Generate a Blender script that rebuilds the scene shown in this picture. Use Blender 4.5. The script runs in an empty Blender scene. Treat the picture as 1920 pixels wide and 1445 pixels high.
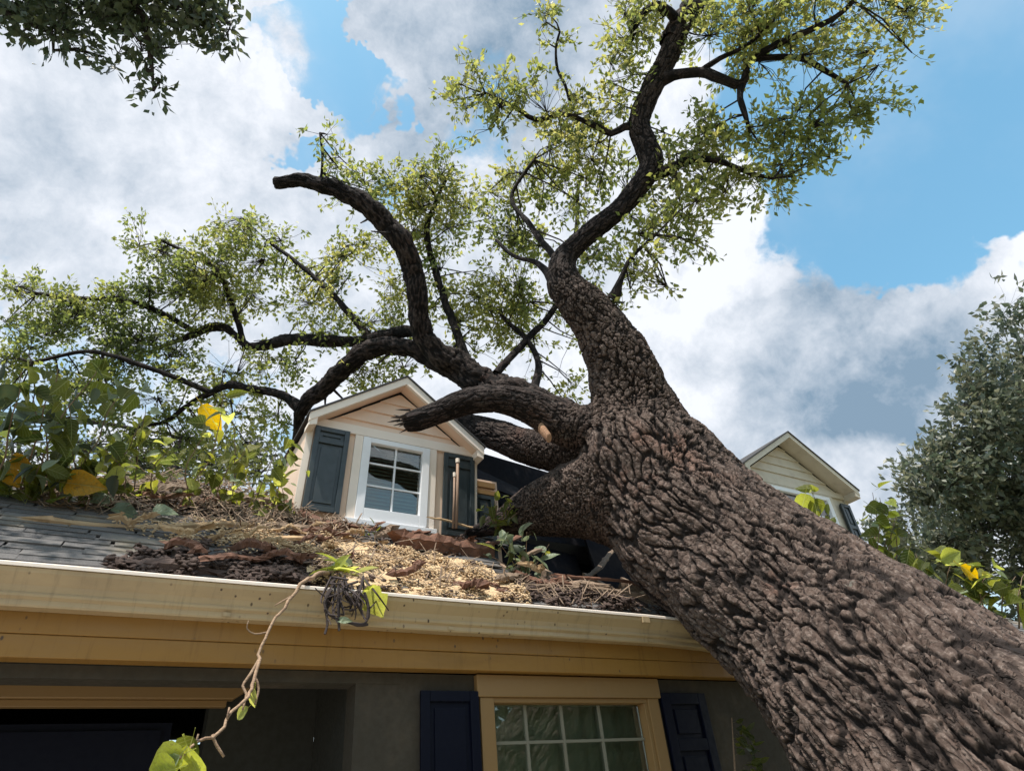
import bpy, bmesh, math, random
import numpy as np
from mathutils import Vector, Matrix, noise

random.seed(7); rng = np.random.default_rng(11)
scene = bpy.context.scene
COL = scene.collection

# ------------------------------------------------------------------ camera
F = 1195.0
up = np.array([-170, 1722, F]); up /= np.linalg.norm(up)
ax = np.array([2310, -601, F]); ax /= np.linalg.norm(ax)
ay = np.cross(ax, up); ay = ay if ay[2] > 0 else -ay
CAM = np.array([0.0, 0.0, 1.6])

def ray(px, py):
    c = np.array([px-960.0, 722.5-py, F]) / F
    return np.array([c @ ax, c @ ay, c @ up])

def P(px, py, d):                     # a place at distance d (metres along the view) seen at px,py
    return CAM + ray(px, py)*d

def onY(px, py, Y):
    r = ray(px, py); return CAM + r*(Y/r[1])

cam_d = bpy.data.cameras.new("camera"); cam = bpy.data.objects.new("camera", cam_d); COL.objects.link(cam)
right = Vector((ax[0], ay[0], up[0])); upv = Vector((ax[1], ay[1], up[1])); fwd = Vector((ax[2], ay[2], up[2]))
M = Matrix((right, upv, -fwd)).transposed().to_4x4(); M.translation = Vector(CAM)
cam.matrix_world = M
cam_d.sensor_width = 36; cam_d.lens = F/1920*36
cam_d.clip_start = 0.05; cam_d.clip_end = 3000
scene.camera = cam

# ------------------------------------------------------------------ sun, sky, exposure
SUN = np.array([-0.30, -0.15, 0.93]); SUN /= np.linalg.norm(SUN)
SUN_STRENGTH = 5.0
sl = bpy.data.lights.new("sun", 'SUN'); sl.energy = SUN_STRENGTH; sl.angle = math.radians(0.55); sl.color = (1.0, 0.95, 0.87)
so = bpy.data.objects.new("sun", sl); COL.objects.link(so)
so.rotation_euler = Vector(SUN).to_track_quat('Z', 'Y').to_euler()
so.location = (0, 0, 30)
scene.view_settings.view_transform = 'Standard'
scene.view_settings.look = 'None'
scene.view_settings.gamma = 1.0
scene.view_settings.use_curve_mapping = False
scene.view_settings.exposure = 0.22
scene.render.engine = 'CYCLES'
scene.cycles.max_bounces = 7
scene.cycles.diffuse_bounces = 4
scene.cycles.transparent_max_bounces = 12
scene.cycles.sample_clamp_indirect = 6

class NT:
    """small node-tree helper"""
    def __init__(s, tree): s.t = tree; s.n = tree.nodes; s.l = tree.links
    def put(s, inp, v):
        if v is None: return
        if isinstance(v, bpy.types.NodeSocket): s.l.new(v, inp)
        else:
            try: inp.default_value = v
            except Exception: inp.default_value = (*v, 1.0)
    def math(s, op, a, b=None, c=None, clamp=False):
        n = s.n.new('ShaderNodeMath'); n.operation = op; n.use_clamp = clamp
        for i, v in enumerate((a, b, c)): s.put(n.inputs[i], v) if v is not None else None
        return n.outputs[0]
    def vmath(s, op, a, b=None, scale=None):
        n = s.n.new('ShaderNodeVectorMath'); n.operation = op
        s.put(n.inputs[0], a)
        if b is not None: s.put(n.inputs[1], b)
        if scale is not None: s.put(n.inputs['Scale'], scale)
        return n.outputs['Value'] if op in ('DOT_PRODUCT', 'LENGTH') else n.outputs[0]
    def noise(s, vec, scale, detail=4, rough=0.5, dist=0.0, color=False):
        n = s.n.new('ShaderNodeTexNoise'); s.put(n.inputs['Vector'], vec)
        n.inputs['Scale'].default_value = scale; n.inputs['Detail'].default_value = detail
        n.inputs['Roughness'].default_value = rough; n.inputs['Distortion'].default_value = dist
        return n.outputs['Color'] if color else n.outputs[0]
    def voro(s, vec, scale, feature='F1', rnd=1.0, out=0):
        n = s.n.new('ShaderNodeTexVoronoi'); n.feature = feature; s.put(n.inputs['Vector'], vec)
        n.inputs['Scale'].default_value = scale; n.inputs['Randomness'].default_value = rnd
        return n.outputs[out]
    def mapr(s, v, a, b, c=0.0, d=1.0, smooth=True):
        n = s.n.new('ShaderNodeMapRange'); n.interpolation_type = 'SMOOTHSTEP' if smooth else 'LINEAR'
        s.put(n.inputs[0], v)
        for i, k in enumerate((a, b, c, d)): s.put(n.inputs[i+1], k)
        return n.outputs[0]
    def mix(s, f, a, b, mode='MIX'):
        n = s.n.new('ShaderNodeMix'); n.data_type = 'RGBA'; n.blend_type = mode
        s.put(n.inputs[0], f)
        for sock, v in ((n.inputs[6], a), (n.inputs[7], b)):
            if isinstance(v, bpy.types.NodeSocket): s.l.new(v, sock)
            else: sock.default_value = (*v[:3], 1.0)
        return n.outputs[2]
    def mapping(s, vec, scale=(1,1,1), loc=(0,0,0), rot=(0,0,0)):
        n = s.n.new('ShaderNodeMapping'); s.put(n.inputs[0], vec)
        n.inputs['Scale'].default_value = scale; n.inputs['Location'].default_value = loc; n.inputs['Rotation'].default_value = rot
        return n.outputs[0]

world = bpy.data.worlds.new("World"); scene.world = world; world.use_nodes = True
w = NT(world.node_tree); w.n.clear()
SKY_STRENGTH = 0.10
wout = w.n.new('ShaderNodeOutputWorld'); bg = w.n.new('ShaderNodeBackground'); w.l.new(bg.outputs[0], wout.inputs[0])
bg.inputs[1].default_value = SKY_STRENGTH
sky = w.n.new('ShaderNodeTexSky'); sky.sky_type = 'NISHITA'; sky.sun_disc = False
sky.sun_elevation = math.asin(SUN[2]); sky.sun_rotation = math.atan2(SUN[0], SUN[1])
sky.air_density = 1.0; sky.dust_density = 1.3; sky.ozone_density = 1.2
D = w.n.new('ShaderNodeTexCoord').outputs['Generated']
warpc = w.noise(D, 2.6, 3, 0.5, color=True)
warp = w.vmath('SCALE', w.vmath('SUBTRACT', warpc, (0.5, 0.5, 0.5)), scale=0.07)
warp = w.vmath('ADD', warp, w.vmath('SCALE', w.vmath('SUBTRACT', w.noise(D, 12.0, 4, 0.6, color=True), (0.5, 0.5, 0.5)), scale=0.03))
Dw = w.vmath('ADD', D, warp)
fb = w.noise(Dw, 3.4, 12, 0.64)
cov = w.math('MULTIPLY', w.math('SUBTRACT', fb, 0.5), 3.6)
def blob(px, py, rpx, soft=0.9):
    """1 inside a cone of about rpx/F radians round a bearing in the sky, falling to 0"""
    d = ray(px, py); d /= np.linalg.norm(d); a = rpx/F*0.8
    dot = w.vmath('DOT_PRODUCT', Dw, tuple(d))
    return w.mapr(dot, math.cos(a*(1+soft)), math.cos(a*(1-soft)))
def addb(acc, items):
    for (x, y, r, k) in items:
        acc = w.math('MULTIPLY_ADD', blob(x, y, r), k, acc)
    return acc
cov = w.math('ADD', cov, 0.12)
cov = addb(cov, [
    (150, 250, 420, 0.55), (430, 330, 230, 0.40), (480, 120, 160, 0.35), (120, 640, 200, 0.2), (330, -200, 500, 0.35),
    (555, 200, 75, -1.3), (520, 110, 40, -0.6), (640, 430, 95, -1.0), (15, 75, 60, -0.7), (20, 650, 90, -0.7), (370, 760, 80, -0.6),
    (830, 240, 150, -0.15), (720, 90, 90, 0.1), (900, 120, 160, 0.2), (1880, 620, 220, 0.6), (1800, 420, 110, 0.45), (1000, 60, 170, 0.10), (1310, 60, 210, 1.0), (1270, 230, 170, 0.7), (1180, 420, 150, 0.4),
    (1780, 130, 330, -1.3), (1580, 300, 200, -0.75), (1900, -80, 350, -0.9), (1240, 400, 150, -0.15),
    (1480, 620, 250, 0.75), (1650, 760, 260, 0.75), (1880, 430, 130, 0.75), (1330, 540, 120, 0.45), (1500, 900, 260, 0.4), (1300, 780, 200, 0.5),
    (1700, 490, 95, -1.5), (1870, 390, 90, 0.5), (1420, 440, 90, 0.5), (1560, 400, 70, -0.3), (1090, 620, 220, 0.5), (800, 620, 300, 0.4), (560, 600, 160, 0.4),
])
mask = w.mapr(cov, -0.10, 0.42)
# light and shade within the cloud: thick parts turned from the sun are greyer
off = w.vmath('ADD', Dw, tuple(SUN*0.05))
fb2 = w.noise(off, 3.4, 9, 0.64)
lit = w.math('MULTIPLY', w.math('SUBTRACT', fb, fb2), 3.6)
shade = w.math('ADD', lit, 0.74)
n3 = w.noise(D, 2.0, 5, 0.5)
shade = w.math('MULTIPLY_ADD', w.math('SUBTRACT', n3, 0.5), 0.8, shade)
shade = addb(shade, [
    (1640, 690, 200, -0.75), (1540, 770, 150, -0.25), (1750, 770, 150, -0.25), (1420, 560, 110, 0.25), (1880, 400, 130, 0.4), (1340, 640, 130, 0.3), (1400, 500, 90, 0.25),
    (180, 470, 260, -0.25), (150, 140, 200, -0.05), (380, 300, 200, 0.12), (1250, 250, 200, 0.1), (100, 300, 120, -0.1), (850, 150, 220, -0.45), (700, 420, 150, -0.2), (1050, 60, 150, -0.3)])
cl = w.mix(w.mapr(shade, -0.45, 1.0, smooth=False), (2.2, 3.2, 4.3), (8.3, 8.6, 9.2))
nish = w.vmath('MULTIPLY', sky.outputs[0], (1.75, 2.55, 2.25))
sd = w.vmath('DOT_PRODUCT', D, tuple(SUN))
halo = w.math('POWER', w.math('MAXIMUM', sd, 0.0), 12.0)
blue = w.mix(w.math('MULTIPLY', halo, 0.3, clamp=True), nish, (8.0, 8.6, 9.6))
veil = w.math('MULTIPLY', w.mapr(w.noise(Dw, 1.7, 6, 0.62), 0.35, 0.75), 0.55)
blue = w.mix(veil, blue, (7.0, 7.6, 8.4))
sx = w.n.new('ShaderNodeSeparateXYZ'); w.l.new(D, sx.inputs[0])
blue = w.mix(w.mapr(sx.outputs[2], 0.55, 0.0, 0.0, 0.85), blue, (6.2, 7.4, 8.4))
w.l.new(w.mix(mask, blue, cl), bg.inputs[0])

# ------------------------------------------------------------------ helpers: materials
MATS = {}
def new_mat(name):
    m = bpy.data.materials.new(name); m.use_nodes = True; MATS[name] = m
    t = NT(m.node_tree); b = m.node_tree.nodes['Principled BSDF']
    return m, t, b
def bump(t, b, h, strength=0.4, dist=0.02):
    n = t.n.new('ShaderNodeBump'); n.inputs['Strength'].default_value = strength; n.inputs['Distance'].default_value = dist
    t.l.new(h, n.inputs['Height']); t.l.new(n.outputs[0], b.inputs['Normal'])

def paint_mat(name, col, rough=0.5, dirt=(0.2, 0.14, 0.09), amount=0.35, scale=3.0, streak=(1, 1, 1), spots=False, spec=0.4):
    m, t, b = new_mat(name)
    oc = t.n.new('ShaderNodeTexCoord').outputs['Object']
    mp = t.mapping(oc, scale=streak)
    n1 = t.noise(mp, scale, 7, 0.62)
    f = t.math('MULTIPLY', t.mapr(n1, 0.45, 0.8), amount)
    c = t.mix(f, col, dirt)
    n2 = t.noise(oc, scale*9, 4, 0.6)
    c = t.mix(t.math('MULTIPLY', t.mapr(n2, 0.5, 0.9), amount*0.5), c, tuple(x*0.6 for x in col))
    if spots:
        v = t.voro(t.mapping(oc, scale=(1, 1, 0.6)), 22.0); n4 = t.noise(oc, 2.3, 3, 0.5)
        sp = t.math('MULTIPLY', t.mapr(v, 0.17, 0.09), t.mapr(n4, 0.46, 0.6))
        c = t.mix(sp, c, (0.07, 0.04, 0.025))
    if spots:
        sv = t.noise(t.mapping(oc, scale=(9, 1, 0.7)), 3.0, 5, 0.7)
        c = t.mix(t.math('MULTIPLY', t.mapr(sv, 0.52, 0.78), 0.55), c, tuple(x*0.42 for x in col))
        sm = t.noise(t.mapping(oc, scale=(1, 3, 5)), 1.3, 6, 0.7)
        c = t.mix(t.math('MULTIPLY', t.mapr(sm, 0.5, 0.75), 0.35), c, tuple(x*0.55 for x in col))
    t.put(b.inputs['Base Color'], c); b.inputs['Roughness'].default_value = rough
    b.inputs['Specular IOR Level'].default_value = spec
    t.put(b.inputs['Roughness'], t.mapr(n2, 0.3, 0.7, rough-0.08, rough+0.12))
    bump(t, b, t.math('ADD', n1, n2), 0.15, 0.004)
    return m

def bark_mat():
    m, t, b = new_mat("bark")
    at = t.n.new('ShaderNodeAttribute'); at.attribute_name = 'barkco'; bc = at.outputs['Vector']
    n1 = t.noise(bc, 3.0, 5, 0.6); n2 = t.noise(bc, 38.0, 6, 0.66)
    st = t.mapping(bc, scale=(0.28, 1, 1)); n3 = t.noise(st, 70.0, 5, 0.7)
    v = t.voro(t.vmath('ADD', t.mapping(bc, scale=(0.4, 1, 1)), t.vmath('SCALE', t.noise(bc, 25, 3, .5, color=True), scale=0.03)), 30.0)
    c = t.mix(t.mapr(n1, 0.3, 0.7), (0.058, 0.038, 0.030), (0.125, 0.085, 0.068))
    c = t.mix(t.mapr(n2, 0.44, 0.76), c, (0.255, 0.195, 0.165))
    c = t.mix(t.math('MULTIPLY', t.mapr(n3, 0.52, 0.75), 0.6), c, (0.095, 0.07, 0.06))
    red = t.noise(bc, 1.4, 4, 0.6)
    c = t.mix(t.math('MULTIPLY', t.mapr(red, 0.58, 0.72), 0.4), c, (0.24, 0.12, 0.085))
    lich = t.noise(bc, 6.5, 5, 0.7)
    c = t.mix(t.math('MULTIPLY', t.mapr(lich, 0.62, 0.72), 0.35), c, (0.27, 0.29, 0.25))
    wq = t.vmath('ADD', t.mapping(bc, scale=(0.36, 1, 1)), t.vmath('SCALE', t.noise(bc, 14, 4, .6, color=True), scale=0.05))
    v2 = t.voro(wq, 19.0, 'DISTANCE_TO_EDGE')
    fis = t.math('MULTIPLY', t.mapr(v2, 0.10, 0.015), t.mapr(t.noise(bc, 9, 3, 0.5), 0.35, 0.6))
    c = t.mix(t.math('MULTIPLY', fis, 0.75), c, (0.035, 0.024, 0.02))
    cr = t.n.new('ShaderNodeAttribute'); cr.attribute_name = 'crack'
    c = t.mix(t.math('MULTIPLY', t.mapr(cr.outputs['Fac'], 0.12, 0.6), 0.95), c, (0.02, 0.014, 0.012))
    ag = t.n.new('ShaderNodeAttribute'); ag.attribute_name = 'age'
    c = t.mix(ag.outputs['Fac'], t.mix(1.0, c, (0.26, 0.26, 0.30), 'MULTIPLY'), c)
    t.put(b.inputs['Base Color'], c); b.inputs['Roughness'].default_value = 0.9
    b.inputs['Specular IOR Level'].default_value = 0.25
    h = t.math('ADD', t.math('MULTIPLY', n3, 0.8), t.math('ADD', n2, t.math('MULTIPLY', v, 0.9)))
    h = t.math('MULTIPLY_ADD', fis, -1.6, h)
    bump(t, b, h, 0.8, 0.011)
    return m

def limb_mat():
    m, t, b = new_mat("limb_bark")
    at = t.n.new('ShaderNodeAttribute'); at.attribute_name = 'barkco'; bc = at.outputs['Vector']
    st = t.mapping(bc, scale=(0.3, 1, 1)); n3 = t.noise(st, 60.0, 6, 0.7); n1 = t.noise(bc, 5, 5, 0.6)
    c = t.mix(t.mapr(n1, 0.3, 0.7), (0.034, 0.027, 0.026), (0.06, 0.048, 0.044))
    c = t.mix(t.math('MULTIPLY', t.mapr(n3, 0.5, 0.75), 0.6), c, (0.10, 0.082, 0.072))
    t.put(b.inputs['Base Color'], c); b.inputs['Roughness'].default_value = 0.9; b.inputs['Specular IOR Level'].default_value = 0.2
    bump(t, b, n3, 0.9, 0.02)
    return m

def leaf_mat(name, cols, trans=0.5, gloss=0.25, tcol=None, veins=False):
    """cols: list of (pos, colour) over the per-leaf 'var' value (or object random)"""
    m, t, b = new_mat(name)
    at = t.n.new('ShaderNodeAttribute'); at.attribute_name = 'var'
    oi = t.n.new('ShaderNodeObjectInfo')
    f = t.math('FRACT', t.math('ADD', at.outputs['Fac'], t.math('MULTIPLY', oi.outputs['Random'], 0.999)))
    r = t.n.new('ShaderNodeValToRGB'); t.l.new(f, r.inputs[0])
    while len(r.color_ramp.elements) < len(cols): r.color_ramp.elements.new(0.5)
    for e, (p, c) in zip(r.color_ramp.elements, cols): e.position = p; e.color = (*c, 1)
    c = r.outputs[0]
    oc = t.n.new('ShaderNodeTexCoord').outputs['Object']
    n = t.noise(oc, 14, 3, 0.6)
    c = t.mix(t.mapr(n, 0.3, 0.8, 0.0, 0.35), c, (0.10, 0.085, 0.03))
    if veins:
        sp = t.n.new('ShaderNodeSeparateXYZ'); t.l.new(oc, sp.inputs[0]); ya = t.math('ABSOLUTE', sp.outputs[1])
        fr_ = t.math('FRACT', t.math('MULTIPLY', t.math('SUBTRACT', sp.outputs[0], t.math('MULTIPLY', ya, 0.8)), 6.5))
        side = t.mapr(t.math('ABSOLUTE', t.math('SUBTRACT', fr_, 0.5)), 0.09, 0.0); midv = t.mapr(ya, 0.022, 0.006)
        vein = t.math('MAXIMUM', t.math('MULTIPLY', side, 0.6), midv)
        c = t.mix(t.math('MULTIPLY', vein, 0.55), c, (0.34, 0.36, 0.16))
        cx_ = t.n.new('ShaderNodeCombineXYZ'); t.l.new(t.math('MULTIPLY', oi.outputs['Random'], 40.0), cx_.inputs[2])
        bl_ = t.noise(t.vmath('ADD', oc, cx_.outputs[0]), 5.0, 5, 0.65); c = t.mix(t.math('MULTIPLY', t.mapr(bl_, 0.6, 0.72), 0.7), c, (0.13, 0.08, 0.03))
        bump(t, b, t.math('ADD', t.math('MULTIPLY', vein, -1.0), t.noise(oc, 4, 3, 0.5)), 0.5, 0.03)
    t.put(b.inputs['Base Color'], c); b.inputs['Roughness'].default_value = 0.45
    b.inputs['Specular IOR Level'].default_value = gloss
    tr = t.n.new('ShaderNodeBsdfTranslucent')
    hs = t.n.new('ShaderNodeHueSaturation'); hs.inputs['Saturation'].default_value = 1.15; hs.inputs['Value'].default_value = 2.8
    hs.inputs['Hue'].default_value = 0.485
    t.l.new(c, hs.inputs['Color']); t.l.new(hs.outputs[0], tr.inputs[0])
    mx = t.n.new('ShaderNodeMixShader'); mx.inputs[0].default_value = trans
    t.l.new(b.outputs[0], mx.inputs[1]); t.l.new(tr.outputs[0], mx.inputs[2])
    t.l.new(mx.outputs[0], t.n['Material Output'].inputs[0])
    return m

def wood_mat(name, c1, c2, scale=20, rough=0.85):
    m, t, b = new_mat(name)
    oc = t.n.new('ShaderNodeTexCoord').outputs['Object']; oi = t.n.new('ShaderNodeObjectInfo')
    at = t.n.new('ShaderNodeAttribute'); at.attribute_name = 'var'
    mp = t.mapping(oc, scale=(0.08, 1, 1)); n = t.noise(mp, scale*3, 5, 0.65); n2 = t.noise(oc, scale*0.3, 5, 0.65)
    c = t.mix(t.mapr(n, 0.35, 0.7), c1, c2)
    f = t.math('FRACT', t.math('ADD', at.outputs['Fac'], oi.outputs['Random']))
    c = t.mix(t.math('MULTIPLY', f, 0.7), c, tuple(x*0.45 for x in c1))
    c = t.mix(t.mapr(n2, 0.5, 0.75, 0, 0.5), c, tuple(x*0.5 for x in c2))
    t.put(b.inputs['Base Color'], c); b.inputs['Roughness'].default_value = rough
    bump(t, b, n, 0.6, 0.01)
    return m

def shingle_mat():
    m, t, b = new_mat("shingle_grey")
    oc = t.n.new('ShaderNodeTexCoord').outputs['Object']; oi = t.n.new('ShaderNodeObjectInfo')
    at = t.n.new('ShaderNodeAttribute'); at.attribute_name = 'var'
    f = t.math('FRACT', t.math('ADD', at.outputs['Fac'], oi.outputs['Random']))
    geo = t.n.new('ShaderNodeNewGeometry').outputs['Position']
    c = t.mix(f, (0.04, 0.038, 0.04), (0.12, 0.11, 0.105))
    n = t.noise(geo, 160, 3, 0.7); n2 = t.noise(geo, 2.2, 5, 0.6)
    c = t.mix(t.mapr(n, 0.35, 0.7, 0, 0.5), c, (0.22, 0.20, 0.19))
    c = t.mix(t.mapr(n2, 0.5, 0.7, 0, 0.55), c, (0.34, 0.27, 0.18))
    t.put(b.inputs['Base Color'], c); b.inputs['Roughness'].default_value = 0.9
    bump(t, b, n, 0.5, 0.004)
    return m

def glass_mat():
    m, t, b = new_mat("window_glass")
    t.n.remove(b)
    fr = t.n.new('ShaderNodeFresnel'); fr.inputs[0].default_value = 1.5
    gl = t.n.new('ShaderNodeBsdfGlossy'); gl.inputs['Roughness'].default_value = 0.015
    tp = t.n.new('ShaderNodeBsdfTransparent'); tp.inputs[0].default_value = (0.72, 0.76, 0.72, 1)
    oc = t.n.new('ShaderNodeTexCoord').outputs['Object']
    bp = t.n.new('ShaderNodeBump'); bp.inputs['Strength'].default_value = 0.25; bp.inputs['Distance'].default_value = 0.003
    t.l.new(t.noise(oc, 3.0, 2, 0.5), bp.inputs['Height']); t.l.new(bp.outputs[0], gl.inputs['Normal'])
    mx = t.n.new('ShaderNodeMixShader')
    t.l.new(t.math('MULTIPLY_ADD', fr.outputs[0], 1.7, 0.05, clamp=True), mx.inputs[0])
    t.l.new(tp.outputs[0], mx.inputs[1]); t.l.new(gl.outputs[0], mx.inputs[2])
    t.l.new(mx.outputs[0], t.n['Material Output'].inputs[0])
    return m

def ground_mat():
    m, t, b = new_mat("lawn")
    geo = t.n.new('ShaderNodeNewGeometry').outputs['Position']
    n = t.noise(geo, 0.6, 6, 0.6); n2 = t.noise(geo, 40, 4, 0.6)
    c = t.mix(t.mapr(n, 0.3, 0.7), (0.10, 0.12, 0.05), (0.24, 0.21, 0.13))
    c = t.mix(t.mapr(n2, 0.4, 0.8, 0, 0.5), c, (0.06, 0.07, 0.02))
    t.put(b.inputs['Base Color'], c); b.inputs['Roughness'].default_value = 0.95
    bump(t, b, n2, 0.6, 0.03)
    return m

BARK = bark_mat(); LIMB = limb_mat()
CROWN_LEAF = leaf_mat("oak_leaf", [(0.0, (0.06, 0.085, 0.035)), (0.35, (0.11, 0.138, 0.045)), (0.7, (0.19, 0.205, 0.07)), (1.0, (0.27, 0.265, 0.10))], 0.58, 0.5)
DARK_LEAF = leaf_mat("deep_green_leaf", [(0.0, (0.03, 0.045, 0.03)), (0.5, (0.05, 0.075, 0.04)), (1.0, (0.09, 0.11, 0.05))], 0.2, 0.5)  # deep green leaf colours, darker than the fallen crown
FAR_LEAF = leaf_mat("far_leaf", [(0.0, (0.03, 0.05, 0.035)), (0.6, (0.06, 0.08, 0.045)), (1.0, (0.12, 0.12, 0.08))], 0.22, 0.5)
HAZY_LEAF = leaf_mat("hazy_leaf", [(0.0, (0.04, 0.06, 0.045)), (0.6, (0.08, 0.10, 0.07)), (1.0, (0.17, 0.17, 0.12))], 0.3, 0.6)
GREEN_LEAF = leaf_mat("vine_leaf_green", [(0.0, (0.035, 0.055, 0.015)), (0.5, (0.08, 0.10, 0.02)), (1.0, (0.15, 0.16, 0.03))], 0.5, 0.3, veins=True)
PALE_LEAF = leaf_mat("vine_leaf_pale", [(0.0, (0.13, 0.17, 0.11)), (1.0, (0.24, 0.30, 0.19))], 0.25, 0.4, veins=True)
LIME_LEAF = leaf_mat("vine_leaf_lime", [(0.0, (0.28, 0.32, 0.06)), (1.0, (0.42, 0.45, 0.14))], 0.45, 0.3, veins=True)
YELLOW_LEAF = leaf_mat("vine_leaf_yellow", [(0.0, (0.48, 0.34, 0.02)), (1.0, (0.60, 0.42, 0.04))], 0.4, 0.3, veins=True)
ORANGE_LEAF = leaf_mat("vine_leaf_orange", [(0.0, (0.45, 0.24, 0.02)), (1.0, (0.52, 0.30, 0.03))], 0.35, 0.3, veins=True)
RECESS = paint_mat("recess_shade_paint", (0.026, 0.024, 0.018), 0.8, dirt=(0.02, 0.02, 0.015), amount=0.3)  # darker than the wall: shade of the recess put into the colour
CREAM = paint_mat("cream_paint", (0.78, 0.60, 0.44), 0.5, amount=0.15)
SIDING = paint_mat("siding_paint", (0.84, 0.61, 0.46), 0.55, amount=0.12)
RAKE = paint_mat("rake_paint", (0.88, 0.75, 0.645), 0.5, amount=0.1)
GUTTER = paint_mat("gutter_paint", (0.47, 0.34, 0.195), 0.38, amount=0.45, scale=2.0, streak=(0.6, 1, 2), spots=True)
FASCIA = paint_mat("fascia_paint", (0.30, 0.15, 0.032), 0.5, amount=0.35, scale=1.6, streak=(0.5, 1, 3), spots=True)
TRIM = paint_mat("window_trim_paint", (0.27, 0.155, 0.06), 0.5, amount=0.2)
WHITE = paint_mat("white_paint", (0.86, 0.85, 0.87), 0.4, amount=0.1)
DIMDORMER = paint_mat("dimmed_dormer_paint", (0.62, 0.54, 0.43), 0.5, amount=0.3, scale=6)  # siding colour greyed down for the weaker light on the right dormer
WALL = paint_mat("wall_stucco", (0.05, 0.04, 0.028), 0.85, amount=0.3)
NAVY = paint_mat("navy_paint", (0.002, 0.003, 0.011), 0.5, dirt=(0.008, 0.009, 0.015), amount=0.3, spec=0.18)
SLATE = paint_mat("dark_green_paint", (0.028, 0.038, 0.042), 0.38, dirt=(0.09, 0.09, 0.08), amount=0.3, spec=0.6)
ROOFEDGE = paint_mat("roof_felt", (0.05, 0.048, 0.05), 0.9, amount=0.3)
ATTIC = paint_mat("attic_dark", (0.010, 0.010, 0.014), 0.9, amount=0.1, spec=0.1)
CURTAIN = paint_mat("curtain_cloth", (0.72, 0.70, 0.54), 0.9, amount=0.2)
BLIND = paint_mat("blind_slats", (0.62, 0.58, 0.50), 0.7, amount=0.1)
SHINGLE = shingle_mat(); GLASS = glass_mat(); LAWN = ground_mat()
SPLINTER = wood_mat("fresh_wood", (0.60, 0.40, 0.22), (0.42, 0.25, 0.12))
REDWOOD = wood_mat("red_rotten_wood", (0.24, 0.105, 0.06), (0.12, 0.055, 0.035))
OLDWOOD = wood_mat("weathered_wood", (0.36, 0.25, 0.17), (0.17, 0.11, 0.075))
CHIP = wood_mat("wood_chips", (0.82, 0.60, 0.36), (0.56, 0.35, 0.18), 30)
SOIL = wood_mat("dark_mulch", (0.10, 0.06, 0.045), (0.05, 0.03, 0.025), 30)
BRICKM = paint_mat("terracotta", (0.50, 0.20, 0.11), 0.85, amount=0.3)
PIPE = paint_mat("rusty_pipe", (0.30, 0.19, 0.13), 0.6, amount=0.5, scale=12)

# ------------------------------------------------------------------ helpers: objects
ORG = {}
def empty(name, loc, label=None, cat=None, group=None):
    o = bpy.data.objects.new(name, None); COL.objects.link(o); o.location = loc; o.empty_display_size = 0.2
    ORG[o.name] = np.array(loc, float)
    if label: o['label'] = label
    if cat: o['category'] = cat
    if group: o['group'] = group
    return o
def tag(o, label=None, cat=None, group=None, kind=None):
    for k, v in (('label', label), ('category', cat), ('group', group), ('kind', kind)):
        if v: o[k] = v
    return o
def mobj(name, V, Fc, mat, parent=None, smooth=False, attrs=None, origin=None, kind=None, label=None):
    V = np.asarray(V, float).reshape(-1, 3)
    if parent is not None: org = ORG[parent.name]
    else: org = np.array(origin if origin is not None else V.mean(0), float)
    me = bpy.data.meshes.new(name)
    if isinstance(Fc, np.ndarray):
        n, k = Fc.shape
        me.vertices.add(len(V)); me.vertices.foreach_set('co', (V-org).astype(np.float32).ravel())
        me.loops.add(n*k); me.loops.foreach_set('vertex_index', Fc.astype(np.int32).ravel())
        me.polygons.add(n); me.polygons.foreach_set('loop_start', np.arange(0, n*k, k, dtype=np.int32))
        me.update(calc_edges=True)
    else:
        me.from_pydata([tuple(v) for v in (V-org)], [], Fc); me.update()
    if mat: me.materials.append(mat)
    if smooth: me.polygons.foreach_set('use_smooth', np.ones(len(me.polygons), bool))
    for k, a in (attrs or {}).items():
        a = np.asarray(a, np.float32)
        if a.ndim == 1:
            at = me.attributes.new(k, 'FLOAT', 'POINT'); at.data.foreach_set('value', a)
        else:
            at = me.attributes.new(k, 'FLOAT_VECTOR', 'POINT'); at.data.foreach_set('vector', a.ravel())
    o = bpy.data.objects.new(name, me); COL.objects.link(o)
    if parent is not None: o.parent = parent
    else: o.location = org
    ORG[o.name] = org
    if kind: o['kind'] = kind
    if label: o['label'] = label
    return o

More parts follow.
